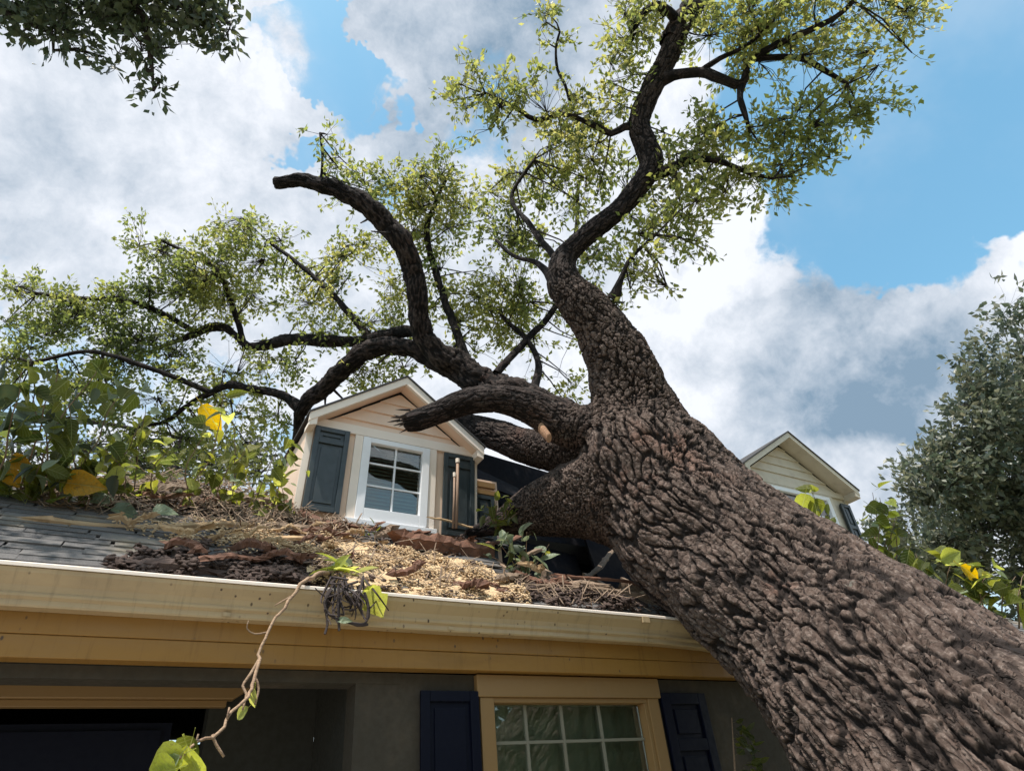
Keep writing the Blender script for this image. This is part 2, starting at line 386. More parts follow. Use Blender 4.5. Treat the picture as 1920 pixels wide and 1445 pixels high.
BOXF = [(0,3,2,1),(4,5,6,7),(0,1,5,4),(1,2,6,5),(2,3,7,6),(3,0,4,7)]
class MB:
    def __init__(s): s.v = []; s.f = []; s.var = []
    def add(s, V, Fc, var=None):
        o = len(s.v); s.v += [tuple(p) for p in V]; s.f += [tuple(i+o for i in f) for f in Fc]
        s.var += [random.random() if var is None else var]*len(V); return s
    def box(s, x0, x1, y0, y1, z0, z1, var=None):
        return s.add([(x0,y0,z0),(x1,y0,z0),(x1,y1,z0),(x0,y1,z0),(x0,y0,z1),(x1,y0,z1),(x1,y1,z1),(x0,y1,z1)], BOXF, var)
    def prism(s, poly, y0, y1):                 # poly of (x,z) extruded along y
        n = len(poly); V = [(x, y0, z) for x, z in poly]+[(x, y1, z) for x, z in poly]
        Fc = [tuple(range(n)), tuple(range(2*n-1, n-1, -1))]+[(i, i+n, (i+1) % n+n, (i+1) % n) for i in range(n)]
        return s.add(V, Fc)
    def tube(s, pts, rad, n=6, cap=True):
        V, Fq = tube_np(np.array(pts, float), np.array(rad, float), n)
        Fl = [tuple(f) for f in Fq]
        if cap: Fl += [tuple(range(n-1, -1, -1)), tuple(range(len(V)-n, len(V)))]
        return s.add(V, Fl)
    def build(s, name, mat, parent=None, fn=None, bevel=0.0, **kw):
        V = np.array(s.v, float)
        if fn is not None: V = fn(V)
        o = mobj(name, V, s.f, mat, parent, attrs={'var': s.var}, **kw)
        if bevel:
            md = o.modifiers.new('b', 'BEVEL'); md.width = bevel; md.segments = 2; md.limit_method = 'ANGLE'
        return o

def frames(pts):
    pts = np.asarray(pts); T = np.gradient(pts, axis=0); T /= np.linalg.norm(T, axis=1)[:, None]+1e-9
    a = np.array([0, 0, 1.0]) if abs(T[0][2]) < 0.8 else np.array([1.0, 0, 0])
    n = a-T[0]*(a@T[0]); n /= np.linalg.norm(n); N = [n]
    for i in range(1, len(pts)):
        n = N[-1]-T[i]*(N[-1]@T[i]); n /= np.linalg.norm(n)+1e-9; N.append(n)
    N = np.array(N); return T, N, np.cross(T, N)
def tube_np(pts, rad, n):
    T, N, B = frames(pts); a = np.linspace(0, 2*np.pi, n, endpoint=False)
    V = pts[:, None, :]+rad[:, None, None]*(N[:, None, :]*np.cos(a)[None, :, None]+B[:, None, :]*np.sin(a)[None, :, None])
    m = len(pts); i = np.arange(m-1)[:, None]*n; j = np.arange(n)[None, :]; k = (j+1) % n
    Fq = np.stack([i+j, i+k, i+n+k, i+n+j], -1).reshape(-1, 4)
    return V.reshape(-1, 3), Fq
def spline(nodes, step=0.06):
    """Catmull-Rom through rows of (x,y,z,r)"""
    A = np.asarray(nodes, float); A = np.vstack([2*A[0]-A[1], A, 2*A[-1]-A[-2]]); out = []
    for i in range(1, len(A)-2):
        p0, p1, p2, p3 = A[i-1:i+3]; L = np.linalg.norm(p2[:3]-p1[:3]); n = max(2, int(L/step))
        t = np.linspace(0, 1, n, endpoint=False)[:, None]
        out.append(0.5*((2*p1)+(-p0+p2)*t+(2*p0-5*p1+4*p2-p3)*t**2+(-p0+3*p1-3*p2+p3)*t**3))
    out.append(A[-2][None]); S = np.vstack(out); S[:, 3] = np.maximum(S[:, 3], 0.002); return S
def px_nodes(rows):
    """rows of (px, py, distance, half-width in px) -> world nodes with real radius"""
    return [(*P(x, y, d), r*d/F) for x, y, d, r in rows]

# vectorised value noise and cell noise
def hsh(i, j, k, s=0):
    h = (i*374761393+j*668265263+k*2147483647*7+s*1274126177) & 0xFFFFFFFF
    h = ((h ^ (h >> 13))*1274126177) & 0xFFFFFFFF
    h = ((h ^ (h >> 16))*2246822519) & 0xFFFFFFFF
    return ((h ^ (h >> 15)) & 0xFFFFFF)/float(0xFFFFFF)
def vnoise(p, s=0):
    i = np.floor(p).astype(np.int64); f = p-i; f = f*f*(3-2*f); r = 0
    for a in (0, 1):
        for b in (0, 1):
            for c in (0, 1):
                wgt = (f[:, 0] if a else 1-f[:, 0])*(f[:, 1] if b else 1-f[:, 1])*(f[:, 2] if c else 1-f[:, 2])
                r = r+wgt*hsh(i[:, 0]+a, i[:, 1]+b, i[:, 2]+c, s)
    return r
def fbm(p, o=3, s=0):
    r = 0; a = 0.5
    for k in range(o): r = r+a*vnoise(p*2**k, s+k); a *= 0.5
    return r/(1-0.5**o)
def cells(p, s=0):
    i = np.floor(p).astype(np.int64); f1 = np.full(len(p), 9.0); f2 = f1.copy(); idv = np.zeros(len(p))
    for a in (-1, 0, 1):
        for b in (-1, 0, 1):
            for c in (-1, 0, 1):
                I, J, K = i[:, 0]+a, i[:, 1]+b, i[:, 2]+c
                q = np.stack([I+hsh(I, J, K, s), J+hsh(I, J, K, s+1), K+hsh(I, J, K, s+2)], 1)
                d = np.linalg.norm(q-p, axis=1); m1 = d < f1
                f2 = np.where(m1, f1, np.minimum(f2, d)); idv = np.where(m1, hsh(I, J, K, s+3), idv); f1 = np.where(m1, d, f1)
    return f1, f2, idv
def sstep(x, a, b):
    t = np.clip((x-a)/(b-a), 0, 1); return t*t*(3-2*t)
def bark_height(bc, amp):
    """bc: straightened bark coordinates (along, around-x, around-y) in metres; returns height and crack mask"""
    wv = np.stack([fbm(bc*3.2, 3, 5), fbm(bc*3.2, 3, 9), fbm(bc*3.2, 3, 13)], 1)-0.5
    w2 = np.stack([fbm(bc*16, 2, 25), fbm(bc*16, 2, 29), fbm(bc*16, 2, 33)], 1)-0.5
    q = bc+wv*np.array([0.26, 0.15, 0.15])+w2*np.array([0.09, 0.035, 0.035])
    f1, f2, idv = cells(q*np.array([2.2, 12.0, 12.0]), 1)
    c1 = 1-sstep(f2-f1, 0.01, 0.17)
    g1, g2, id2 = cells(q*np.array([8.0, 22.0, 22.0])+7.3, 40)
    c2 = 1-sstep(g2-g1, 0.01, 0.15)
    wide = 0.55+0.9*vnoise(bc*3, 77)
    h = -c1*wide+(idv-0.5)*0.16-c2*0.45*(0.4+1.2*vnoise(bc*4, 78))+(id2-0.5)*0.20
    h += (fbm(bc*np.array([26.0, 42.0, 42.0]), 3, 60)-0.5)*0.42
    return h*amp, np.clip(c1+c2*0.4, 0, 1)

# ------------------------------------------------------------------ ground
gm = MB(); gm.add([(-400, -400, 0), (400, -400, 0), (400, 400, 0), (-400, 400, 0)], [(0, 1, 2, 3)])
tag(gm.build('ground', LAWN, origin=(0, 0, 0)), kind='structure')
dv = MB(); dv.box(-6, 1.2, -8, 4.2, 0.004, 0.03)
tag(dv.build('driveway', paint_mat('concrete', (0.38, 0.36, 0.33), 0.9), origin=(0, 0, 0)), kind='structure')

# ------------------------------------------------------------------ house
YW, YE, ZE, SL = 3.60, 3.45, 2.68, 0.70
YRIDGE = 5.55; ZR = ZE+(YRIDGE-YE)*SL
XL, XR = -5.0, 11.0
def onroof(px, py):
    r = ray(px, py); t = (ZE-CAM[2]-YE*SL)/(r[2]-SL*r[1]); return CAM+r*t
ex = np.array([1.0, 0, 0]); ey = np.array([0, 1.0, SL]); ey /= np.linalg.norm(ey); en = np.cross(ex, ey)
RO = np.array([0, YE, ZE])
def RP(u, v, h=0.0): return RO+ex*u+ey*v+en*h          # roof coordinates
def roof_uv(p): return (p-RO)@ex, (p-RO)@ey
VMAX = (YRIDGE-YE)*math.hypot(1, SL)

house = empty('house', (2.0, 3.6, 0), 'cream trimmed house with its grey roof crushed under the fallen tree', 'house')
# front wall with window opening and the recessed garage bay
WX0, WX1, WZ0, WZ1 = 1.93, 3.20, 1.05, 2.29
wl = MB()
XB = 1.16                                                # corner of the recessed bay
ZT = 2.355
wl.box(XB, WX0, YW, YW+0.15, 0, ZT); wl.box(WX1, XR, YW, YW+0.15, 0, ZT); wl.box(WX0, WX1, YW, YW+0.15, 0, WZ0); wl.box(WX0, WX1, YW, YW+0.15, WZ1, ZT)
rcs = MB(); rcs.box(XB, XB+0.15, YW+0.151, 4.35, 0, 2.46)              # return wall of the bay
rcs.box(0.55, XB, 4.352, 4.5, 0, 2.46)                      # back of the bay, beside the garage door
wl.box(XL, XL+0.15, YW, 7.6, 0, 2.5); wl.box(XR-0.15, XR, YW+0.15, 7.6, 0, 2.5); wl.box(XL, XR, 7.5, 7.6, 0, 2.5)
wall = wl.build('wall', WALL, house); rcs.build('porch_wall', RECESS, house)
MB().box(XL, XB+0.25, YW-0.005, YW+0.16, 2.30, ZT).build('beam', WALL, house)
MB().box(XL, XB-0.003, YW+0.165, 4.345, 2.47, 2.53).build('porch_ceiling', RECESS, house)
# garage door: dark sections in a casing
gd = MB().box(XL+0.2, 0.38, 4.42, 4.48, 0, 2.24).build('garage_door', NAVY, house)
for k in range(4): MB().box(XL+0.25, 0.33, 4.39, 4.417, 0.04+k*0.55, 0.55+k*0.55).build('door_panel', NAVY, gd)
MB().prism([(XL+0.2, 2.335), (0.66, 2.335), (0.77, 2.41), (XL+0.2, 2.41)], 4.26, 4.347).build('garage_casing', TRIM, house, bevel=0.006)
MB().box(XL+0.2, 0.63, 4.29, 4.347, 2.30, 2.334).build('garage_casing', TRIM, house, bevel=0.004)
# fascia and gutter
FX1 = 4.6
MB().box(XL, FX1, 3.50, 3.595, 2.36, 2.455).build('fascia_board', FASCIA, house, bevel=0.003)
MB().box(XL, FX1, 3.492, 3.595, 2.4565, 2.62).build('fascia_board', FASCIA, house, bevel=0.003)
prof = [(3.488, 2.545), (3.42, 2.545), (3.415, 2.553), (3.415, 2.575), (3.40, 2.585), (3.398, 2.594), (3.404, 2.605), (3.396, 2.63), (3.372, 2.655), (3.355, 2.672), (3.350, 2.690), (3.358, 2.700), (3.372, 2.701),
        (3.378, 2.694), (3.366, 2.686), (3.37, 2.672), (3.40, 2.64), (3.408, 2.60), (3.425, 2.555), (3.48, 2.555), (3.48, 2.69), (3.488, 2.69)]
g = MB(); n = len(prof)
xs = np.linspace(XL, 4.45, 130)
def crum(x): return max(0.0, (x-3.0)/1.4)**2
V = [(x, y+0.003*math.sin(x*2.1)+0.006*(noise.noise((x*1.3, 0, 0)))+crum(x)*(0.05*noise.noise((x*5, z*9, 0))), z+0.006*noise.noise((x*0.9, 3, 0))-crum(x)*0.10+crum(x)*0.05*noise.noise((x*6, y*20, 4))) for x in xs for y, z in prof]
Fc = [(i*n+j, i*n+(j+1) % n, (i+1)*n+(j+1) % n, (i+1)*n+j) for i in range(len(xs)-1) for j in range(n)]
Fc += [tuple(range(n)), tuple(range((len(xs)-1)*n+n-1, (len(xs)-1)*n-1, -1))]
g.add(V, Fc, 0.5); gut = g.build('gutter', GUTTER, house)
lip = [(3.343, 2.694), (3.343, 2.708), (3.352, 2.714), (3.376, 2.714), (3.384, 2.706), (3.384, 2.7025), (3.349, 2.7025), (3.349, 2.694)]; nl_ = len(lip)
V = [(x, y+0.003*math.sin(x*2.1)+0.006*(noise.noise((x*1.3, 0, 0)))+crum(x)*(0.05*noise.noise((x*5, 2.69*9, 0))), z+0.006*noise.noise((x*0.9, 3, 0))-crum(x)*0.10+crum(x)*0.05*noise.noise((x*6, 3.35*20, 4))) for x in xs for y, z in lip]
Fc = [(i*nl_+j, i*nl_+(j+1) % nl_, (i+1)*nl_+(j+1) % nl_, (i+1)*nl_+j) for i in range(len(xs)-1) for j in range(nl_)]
MB().add(V, Fc, 0.5).build('sunlit_gutter_lip', RAKE, gut)  # paler than the gutter: sun on the top edge put into the colour
for xj in (-1.15, 0.93, 3.02): MB().box(xj, xj+0.06, 3.337, 3.349, 2.655, 2.693).build('gutter_joint', GUTTER, gut)
for xb in (-0.6, 0.42, 1.62, 2.3, 3.1): MB().box(xb, xb+0.035, 3.409, 3.4135, 2.553, 2.572).build('gutter_hanger', GUTTER, house)

# roof deck with a hole under the trunk
hole_px = [(905, 1030), (960, 1012), (1040, 1000), (1120, 985), (1220, 1040), (1330, 1120), (1290, 1150), (1200, 1128), (1120, 1112), (1050, 1100), (985, 1092), (930, 1062)]
hole = [roof_uv(onroof(*p)) for p in hole_px]
def inpoly(u, v, poly):
    c = False; j = len(poly)-1
    for i in range(len(poly)):
        (a, b), (d, e) = poly[i], poly[j]
        if (b > v) != (e > v) and u < (d-a)*(v-b)/(e-b)+a: c = not c
        j = i
    return c
rd = MB(); cs = 0.10
us = np.arange(XL, XR, cs); vs = np.linspace(-0.02, VMAX, 26)
idx = {}
def rv(i, j, h):
    k = (i, j, h)
    if k not in idx:
        idx[k] = len(rd.v); rd.v.append(tuple(RP(us[i], vs[j], h))); rd.var.append(0.5)
    return idx[k]
for i in range(len(us)-1):
    for j in range(len(vs)-1):
        u, v = us[i]+cs/2, (vs[j]+vs[j+1])/2
        if inpoly(u+0.05*noise.noise((u*5, v*5, 0)), v+0.05*noise.noise((u*5, v*5, 3)), hole): continue
        rd.f.append((rv(i, j, 0), rv(i+1, j, 0), rv(i+1, j+1, 0), rv(i, j+1, 0)))
        rd.f.append((rv(i, j, -0.03), rv(i, j+1, -0.03), rv(i+1, j+1, -0.03), rv(i+1, j, -0.03)))
roof = rd.build('roof', ROOFEDGE, house)
bk = MB(); bk.add([(XL, YRIDGE, ZR), (XR, YRIDGE, ZR), (XR, 7.75, ZR-(7.75-YRIDGE)*SL), (XL, 7.75, ZR-(7.75-YRIDGE)*SL)], [(0, 1, 2, 3)])
for X in (XL+0.02, XR-0.02): bk.add([(X, YE, ZE), (X, YRIDGE, ZR), (X, 7.6, ZR-(7.6-YRIDGE)*SL)], [(0, 1, 2)])
bk.build('rear_slope', ROOFEDGE, house)
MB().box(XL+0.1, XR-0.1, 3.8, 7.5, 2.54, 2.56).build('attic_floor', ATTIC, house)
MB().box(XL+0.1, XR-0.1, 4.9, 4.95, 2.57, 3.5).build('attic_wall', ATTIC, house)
# rafters bared in the hole
for xr in (2.75, 3.2, 3.65, 4.1):
    q = MB(); a, b = RP(xr, 0.1, -0.05), RP(xr, 1.5, -0.05)
    V = []
    for p in (a, b):
        for du, dh in ((-0.02, 0), (0.02, 0), (0.02, -0.12), (-0.02, -0.12)): V.append(p+ex*du+en*dh)
    q.add(V, [(0,1,2,3),(7,6,5,4),(0,4,5,1),(1,5,6,2),(2,6,7,3),(3,7,4,0)]); q.build('rafter', OLDWOOD, roof)

# shingles: one mesh shared, largest in view are parts, the rest one stuff part
def sh_verts(wd, ht):
    return np.array([(0.003,-0.001,0.006),(wd-0.003,-0.001,0.006),(wd-0.003,ht,-0.0),(0.003,ht,0.0),(0.003,-0.001,0.017),(wd-0.003,-0.001,0.017),(wd-0.003,ht,0.009),(0.003,ht,0.009)])
EXPO = 0.10; SW = 0.33
cand = []
Minv = M.inverted()
for j in range(int(VMAX/EXPO)):
    v = -0.02+j*EXPO; off = random.random()*SW
    for i in range(int((XR-XL)/SW)+1):
        u = XL+i*SW-off+random.uniform(-0.01, 0.01)
        hs = [inpoly(u+SW*t, v+EXPO*0.5, hole) for t in (0.1, 0.5, 0.9)]
        if any(hs) : continue
        pc = RP(u+SW/2, v+EXPO/2); q = Minv @ Vector(pc)
        big = -1
        if q.z < 0:
            x = 960+F*q.x/-q.z; y = 722.5-F*q.y/-q.z
            if -40 < x < 980 and 860 < y < 1150: big = 1/(-q.z)
        cand.append((big, u, v))
cand.sort(reverse=True)
me0 = bpy.data.meshes.new('shingle'); me0.from_pydata([tuple(ex*a+ey*b+en*c) for a, b, c in sh_verts(SW, EXPO*1.5)], [], BOXF); me0.materials.append(SHINGLE)
rest = MB()
for k, (big, u, v) in enumerate(cand):
    j = random.uniform(-0.004, 0.004); lift = random.uniform(0, 0.006)
    if k < 295 and big > 0:
        o = bpy.data.objects.new('shingle', me0); COL.objects.link(o); o.parent = roof
        o.location = Vector(RP(u, v+j, 0.001+lift)-ORG[house.name]); o.rotation_euler = (random.uniform(-0.01, 0.012), random.uniform(-0.01, 0.01), random.uniform(-0.008, 0.008))
    else:
        rest.add([RP(u+a, v+j+b, c+0.001+lift) for a, b, c in sh_verts(SW, EXPO*1.5)], BOXF)
rest.build('shingles', SHINGLE, roof, kind='stuff')

# lower window
win = MB()
win.box(1.865, 3.245, 3.555, 3.60, 2.232, 2.352); win.build('window_header', TRIM, house, bevel=0.004)
fr = MB()
fr.box(1.885, 1.975, 3.565, 3.66, 0.95, 2.2315); fr.box(3.135, 3.225, 3.565, 3.66, 0.95, 2.2315); fr.box(1.8, 3.3, 3.54, 3.66, 0.88, 0.949)
window = fr.build('window', TRIM, house, bevel=0.004)
MB().box(1.9755, 3.1345, 3.572, 3.66, 2.205, 2.2312).build('frame', TRIM, window, bevel=0.003)
MB().box(3.105, 3.1345, 3.574, 3.66, 0.95, 2.2045).build('frame', TRIM, window, bevel=0.003)
gx = [1.985, 2.215, 2.475, 2.765, 3.10]; gz = [0.97, 1.38, 1.69, 2.003, 2.20]
for i in range(4):
    for j in range(4):
        MB().box(gx[i]+0.004, gx[i+1]-0.004, 3.636, 3.640, gz[j]+0.004, gz[j+1]-0.004).build('pane', GLASS, window)
MUNT = paint_mat('muntin_grey', (0.22, 0.2, 0.15), 0.5)
for i in range(1, 4): MB().box(gx[i]-0.008, gx[i]+0.008, 3.622, 3.635, gz[0], gz[-1]).build('muntin', MUNT, window)
for j in range(1, 4): MB().box(gx[0], gx[-1], 3.624, 3.6335, gz[j]-0.008, gz[j]+0.008).build('muntin', MUNT, window)
cu = MB(); xs = np.linspace(1.95, 3.16, 120)
V = [(x, 3.70+0.012*math.sin(x*38+1.3*math.sin(x*9)), z) for x in xs for z in (0.9, 2.28)]
cu.add(V, [(2*i, 2*i+2, 2*i+3, 2*i+1) for i in range(119)], 0.5); cu.build('curtain', CURTAIN, window)
def shutter_geo(x0, x1, y0, y1, z0, z1, rails, stile=0.055):
    q = MB(); q.box(x0+0.01, x1-0.01, y0+0.018, y1, z0+0.01, z1-0.01)
    q.box(x0, x0+stile, y0, y0+0.0175, z0, z1); q.box(x1-stile, x1, y0, y0+0.0175, z0, z1)
    rs = [z0]+list(rails)+[z1-stile]
    for r_ in rs: q.box(x0+stile+0.001, x1-stile-0.001, y0+0.001, y0+0.0175, r_, r_+stile)
    for a, b in zip(rs[:-1], rs[1:]):
        if b-a > stile*2.4: q.box(x0+stile+0.03, x1-stile-0.03, y0+0.008, y0+0.0175, a+stile+0.03, b-0.03)
    return q
sh = shutter_geo(1.515, 1.872, 3.555, 3.598, 0.98, 2.262, [1.5]).build('shutter', NAVY, house, bevel=0.003)
sh = shutter_geo(3.25, 3.652, 3.555, 3.598, 0.98, 2.266, [1.45, 1.92], 0.07).build('shutter', NAVY, house, bevel=0.003)

# ------------------------------------------------------------------ dormers
def dormer(xc, hw, za, ze, Yr, Yf, Yb, zb, wnd, shutters, shear, siding, rakem, wallm, wx=None, th=0.085, frieze=None, cols=2, rows=(0.36, 0.70)):
    zr = za
    fn = (lambda V: V+np.stack([shear*(V[:, 2]-zb-0.5), 0*V[:, 0], 0*V[:, 0]], 1))
    s = (za-ze)/hw
    wx0, wx1 = wx
    xw0, xw1, zw0, zw1 = wnd
    q = MB()
    # wall: face around the window, cheeks, gable
    zf = ze-0.03
    q.box(wx0, xw0, Yf, Yf+0.05, zb-0.5, zf); q.box(xw1, wx1, Yf, Yf+0.05, zb-0.5, zf)
    q.box(xw0, xw1, Yf, Yf+0.05, zw1, zf); q.box(xw0, xw1, Yf, Yf+0.05, zb-0.5, zw0)
    q.box(wx0, wx0+0.05, Yf+0.0505, Yb, zb-0.5, zf); q.box(wx1-0.05, wx1, Yf+0.0505, Yb, zb-0.5, zf)
    q.box(wx0+0.0505, wx1-0.0505, Yb-0.05, Yb, zb-0.5, zf)
    q.prism([(wx0+0.03, zf+0.001), (wx1-0.03, zf+0.001), (xc, za-0.14)], Yf+0.02, Yf+0.05)
    q.prism([(wx0+0.03, zf+0.001), (wx1-0.03, zf+0.001), (xc, za-0.14)], Yb-0.05, Yb)
    d = q.build('dormer', wallm, house, fn=fn)
    # lapped siding in the gable
    bz = zf+0.0
    k = 0
    while bz < za-0.16:
        b1 = min(bz+0.135, za-0.12)
        def hwid(z): return max(0.01, (za-0.11-z)/s)
        w0, w1 = min(hwid(bz), hw), min(hwid(b1), hw)
        V = [(xc-w0, Yf-0.022, bz), (xc+w0, Yf-0.022, bz), (xc+w1, Yf-0.004, b1), (xc-w1, Yf-0.004, b1),
             (xc-w0, Yf+0.018, bz), (xc+w0, Yf+0.018, bz), (xc+w1, Yf+0.018, b1), (xc-w1, Yf+0.018, b1)]
        MB().add(V, [(0,1,2,3),(4,7,6,5),(0,4,5,1),(1,5,6,2),(2,6,7,3),(3,7,4,0)]).build('siding_board', siding, d, fn=fn)
        bz += 0.13; k += 1
    # roof slabs, rake boards, soffits
    for sg in (-1, 1):
        def L(t, dz): return (xc+sg*hw*t, za-(za-ze)*t+dz)
        e = 1.03
        MB().prism([L(0, 0.018), L(e, 0.018), L(e, 0.0), L(0, 0.0)], Yr-0.025, Yb+0.1).build('dormer_roof', ROOFEDGE, d, fn=fn)
        MB().prism([L(0, -0.002), L(e*0.985, -0.002), L(e*0.985, -th), L(0, -th)], Yr-0.012, Yr+0.022).build('rake_board', rakem, d, fn=fn)
        MB().prism([L(0, -th*0.75), L(e*0.97, -th*0.75), L(e*0.97, -th*0.75-0.015), L(0, -th*0.75-0.015)], Yr+0.0225, Yf-0.002).build('soffit', siding, d, fn=fn)
        # eave return closing the box at the foot of the rake
        MB().prism([L(0.93, -th*1.0), L(e*0.98, -th*1.0), (xc+sg*hw*e*0.98, ze-th-0.05), (xc+sg*hw*0.93, ze-th-0.03)], Yr-0.005, Yf-0.004).build('eave_return', rakem, d, fn=fn)
    # frieze board and corner boards
    fz = frieze or (zw1+0.01, zw1+0.10)
    MB().box(wx0-0.004, wx1+0.004, Yf-0.03, Yf-0.001, fz[0], fz[1]).build('frieze_board', rakem, d, fn=fn)
    for x0, x1 in ((wx0-0.005, wx0+0.05), (wx1-0.05, wx1+0.005)):
        MB().box(x0, x1, Yf-0.018, Yf-0.001, zb-0.3, fz[0]-0.001).build('corner_board', rakem, d, fn=fn)
    # window: casing, sash, muntins, panes, blind
    c = 0.075
    MB().box(xw0-c, xw0-0.001, Yf-0.028, Yf-0.001, zw0-0.06, fz[0]-0.002).build('window_casing', rakem, d, fn=fn, bevel=0.003)
    MB().box(xw1+0.001, xw1+c, Yf-0.028, Yf-0.001, zw0-0.06, fz[0]-0.002).build('window_casing', rakem, d, fn=fn, bevel=0.003)
    MB().box(xw0-0.0005, xw1+0.0005, Yf-0.026, Yf-0.001, zw1-0.0, fz[0]-0.003).build('window_casing', rakem, d, fn=fn)
    f2 = 0.075
    st = MB(); st.box(xw0, xw0+f2, Yf-0.04, Yf+0.02, zw0, zw1-0.001); st.box(xw1-f2, xw1, Yf-0.04, Yf+0.02, zw0, zw1-0.001)
    st.box(xw0+f2, xw1-f2, Yf-0.039, Yf+0.02, zw0, zw0+f2*1.5); st.box(xw0+f2, xw1-f2, Yf-0.039, Yf+0.02, zw1-f2*0.7, zw1-0.001)
    st.build('sash', WHITE, d, fn=fn, bevel=0.004)
    gx0, gx1, gz0, gz1 = xw0+f2, xw1-f2, zw0+f2*1.5, zw1-f2*0.7
    zz = [gz0]+[gz0+(gz1-gz0)*t for t in rows]+[gz1]; xx = [gx0+(gx1-gx0)*i/cols for i in range(cols+1)]
    for i in range(cols):
        for j in range(len(zz)-1):
            MB().box(xx[i]+0.001, xx[i+1]-0.001, Yf+0.004, Yf+0.008, zz[j]+0.001, zz[j+1]-0.001).build('pane', GLASS, d, fn=fn)
    for x in xx[1:-1]: MB().box(x-0.008, x+0.008, Yf-0.008, Yf+0.003, gz0, gz1).build('muntin', WHITE, d, fn=fn)
    for z in zz[1:-1]: MB().box(gx0, gx1, Yf-0.006, Yf+0.0025, z-0.008, z+0.008).build('muntin', WHITE, d, fn=fn)
    bl = MB(); z = gz0-0.02; kk = 0
    while z < gz1-0.03:
        dd = 0.004*math.sin(kk*1.7)+random.uniform(-0.004, 0.004)
        bl.add([(gx0-0.02, Yf+0.05, z+dd), (gx1+0.02, Yf+0.05, z-dd), (gx1+0.02, Yf+0.075, z+0.03-dd), (gx0-0.02, Yf+0.075, z+0.03+dd)], [(0, 1, 2, 3)]); z += 0.036; kk += 1
    bl.build('blind', BLIND, d, fn=fn)
    MB().box(xw0-c-0.02, xw1+c+0.02, Yf-0.06, Yf-0.0285, zw0-0.05, zw0-0.004).build('window_sill', WHITE, d, fn=fn, bevel=0.004)
    for (x0, x1, z0, z1, rl) in shutters:
        shutter_geo(x0, x1, Yf-0.06, Yf-0.0185, z0, z1, rl, 0.045).build('shutter', SLATE, d, fn=fn, bevel=0.003)
    return d
d1 = dormer(1.855, 0.845, 5.345, 4.73, 4.85, 5.0, 6.0, 3.77, (1.53, 2.19, 3.845, 4.66),
            [(1.085, 1.395, 3.86, 4.665, [4.50]), (2.33, 2.66, 3.80, 4.645, [4.50])], 0.055, SIDING, RAKE, SIDING, wx=(1.03, 2.70))
d1['label'] = 'racked cream dormer with dark green shutters under the broken limb'
# right dormer
a = onY(1545, 930, 4.6); b = onY(1575, 950, 4.6); c_ = onY(1560, 922, 4.6)
d2 = dormer(7.14, 1.08, 5.63, 4.97, 4.40, 4.60, 5.9, 3.4, (c_[0]-1.35, a[0]+0.04, 3.9, 4.86),
            [(7.965, 8.165, 3.7, 4.80, [4.45])], 0.0, DIMDORMER, DIMDORMER, DIMDORMER, wx=(6.15, 8.20), th=0.075, frieze=(4.89, 4.97))
d2['label'] = 'less lit dormer in dimmed paint rising behind the trunk'
# what is left of the middle dormer, in the shade right of the first
q = MB(); q.box(2.80, 3.12, 5.3, 5.35, 3.7, 4.62); q.box(2.80, 2.85, 5.3505, 6.0, 3.7, 4.62)
d3 = q.build('dormer', SIDING, house); d3['label'] = 'crushed shaded wall of the middle dormer'
MB().box(2.79, 3.08, 5.265, 5.297, 4.52, 4.58).build('frieze_board', TRIM, d3)
MB().box(2.79, 3.08, 5.262, 5.297, 4.44, 4.485).build('window_casing', TRIM, d3)
shutter_geo(2.81, 3.05, 5.25, 5.297, 3.75, 4.42, [4.1], 0.04).build('shutter', SLATE, d3)
for k, (x0, x1, z0, z1, y0) in enumerate(((2.82, 3.6, 4.60, 4.95, 5.30), (3.125, 4.3, 3.7, 4.62, 5.42), (3.05, 5.4, 4.0, 5.35, 5.66), (4.31, 5.8, 3.6, 4.6, 5.3))):  # near-black slabs added to stand for the shaded gap behind the limbs
    q = MB(); q.add([(x0, y0, z0), (x1, y0+0.1, z0-0.1), (x1, y0+0.35, z1-0.15), (x0, y0+0.25, z1), (x0, y0+0.03, z0), (x1, y0+0.13, z0-0.1), (x1, y0+0.38, z1-0.15), (x0, y0+0.28, z1)], BOXF); q.build('shade_slab', ATTIC, d3)

# ------------------------------------------------------------------ the fallen tree
T_nodes = px_nodes([(2250, 2150, 2.2, 430), (1985, 1640, 2.5, 330), (1733, 1364, 3.1, 255), (1566, 1201, 3.75, 192), (1405, 1064, 4.45, 158), (1280, 960, 5.05, 142), (1215, 865, 5.4, 125),
                    (1195, 780, 5.65, 88), (1168, 690, 5.8, 66), (1138, 628, 5.9, 56), (1092, 572, 6.0, 49), (1060, 535, 6.1, 36), (1055, 495, 6.2, 25)])
tree_base = np.array(T_nodes[0][:3]); 
# run the stem on down to the ground out of the picture
dirn = (np.array(T_nodes[0][:3])-np.array(T_nodes[1][:3])); dirn /= np.linalg.norm(dirn)
k = max(0.1, (T_nodes[0][2]+0.1)/max(0.05, -dirn[2])) if dirn[2] < 0 else 1.0
base_pt = np.array(T_nodes[0][:3])+dirn*min(k, 3.0); base_pt[2] = -0.1
T_nodes = [(*base_pt, 0.95)]+T_nodes
U_nodes = px_nodes([(1060, 535, 6.1, 36), (1055, 492, 6.2, 25), (1078, 462, 6.25, 21), (1112, 432, 6.3, 21), (1158, 396, 6.4, 21), (1196, 352, 6.5, 23), (1222, 312, 6.6, 25), (1212, 275, 6.7, 23),
                    (1197, 232, 6.8, 21), (1215, 180, 6.9, 22), (1240, 130, 7.0, 23), (1265, 80, 7.1, 23), (1290, 30, 7.2, 23), (1310, -30, 7.3, 22), (1335, -170, 7.5, 18), (1330, -330, 7.8, 12)])
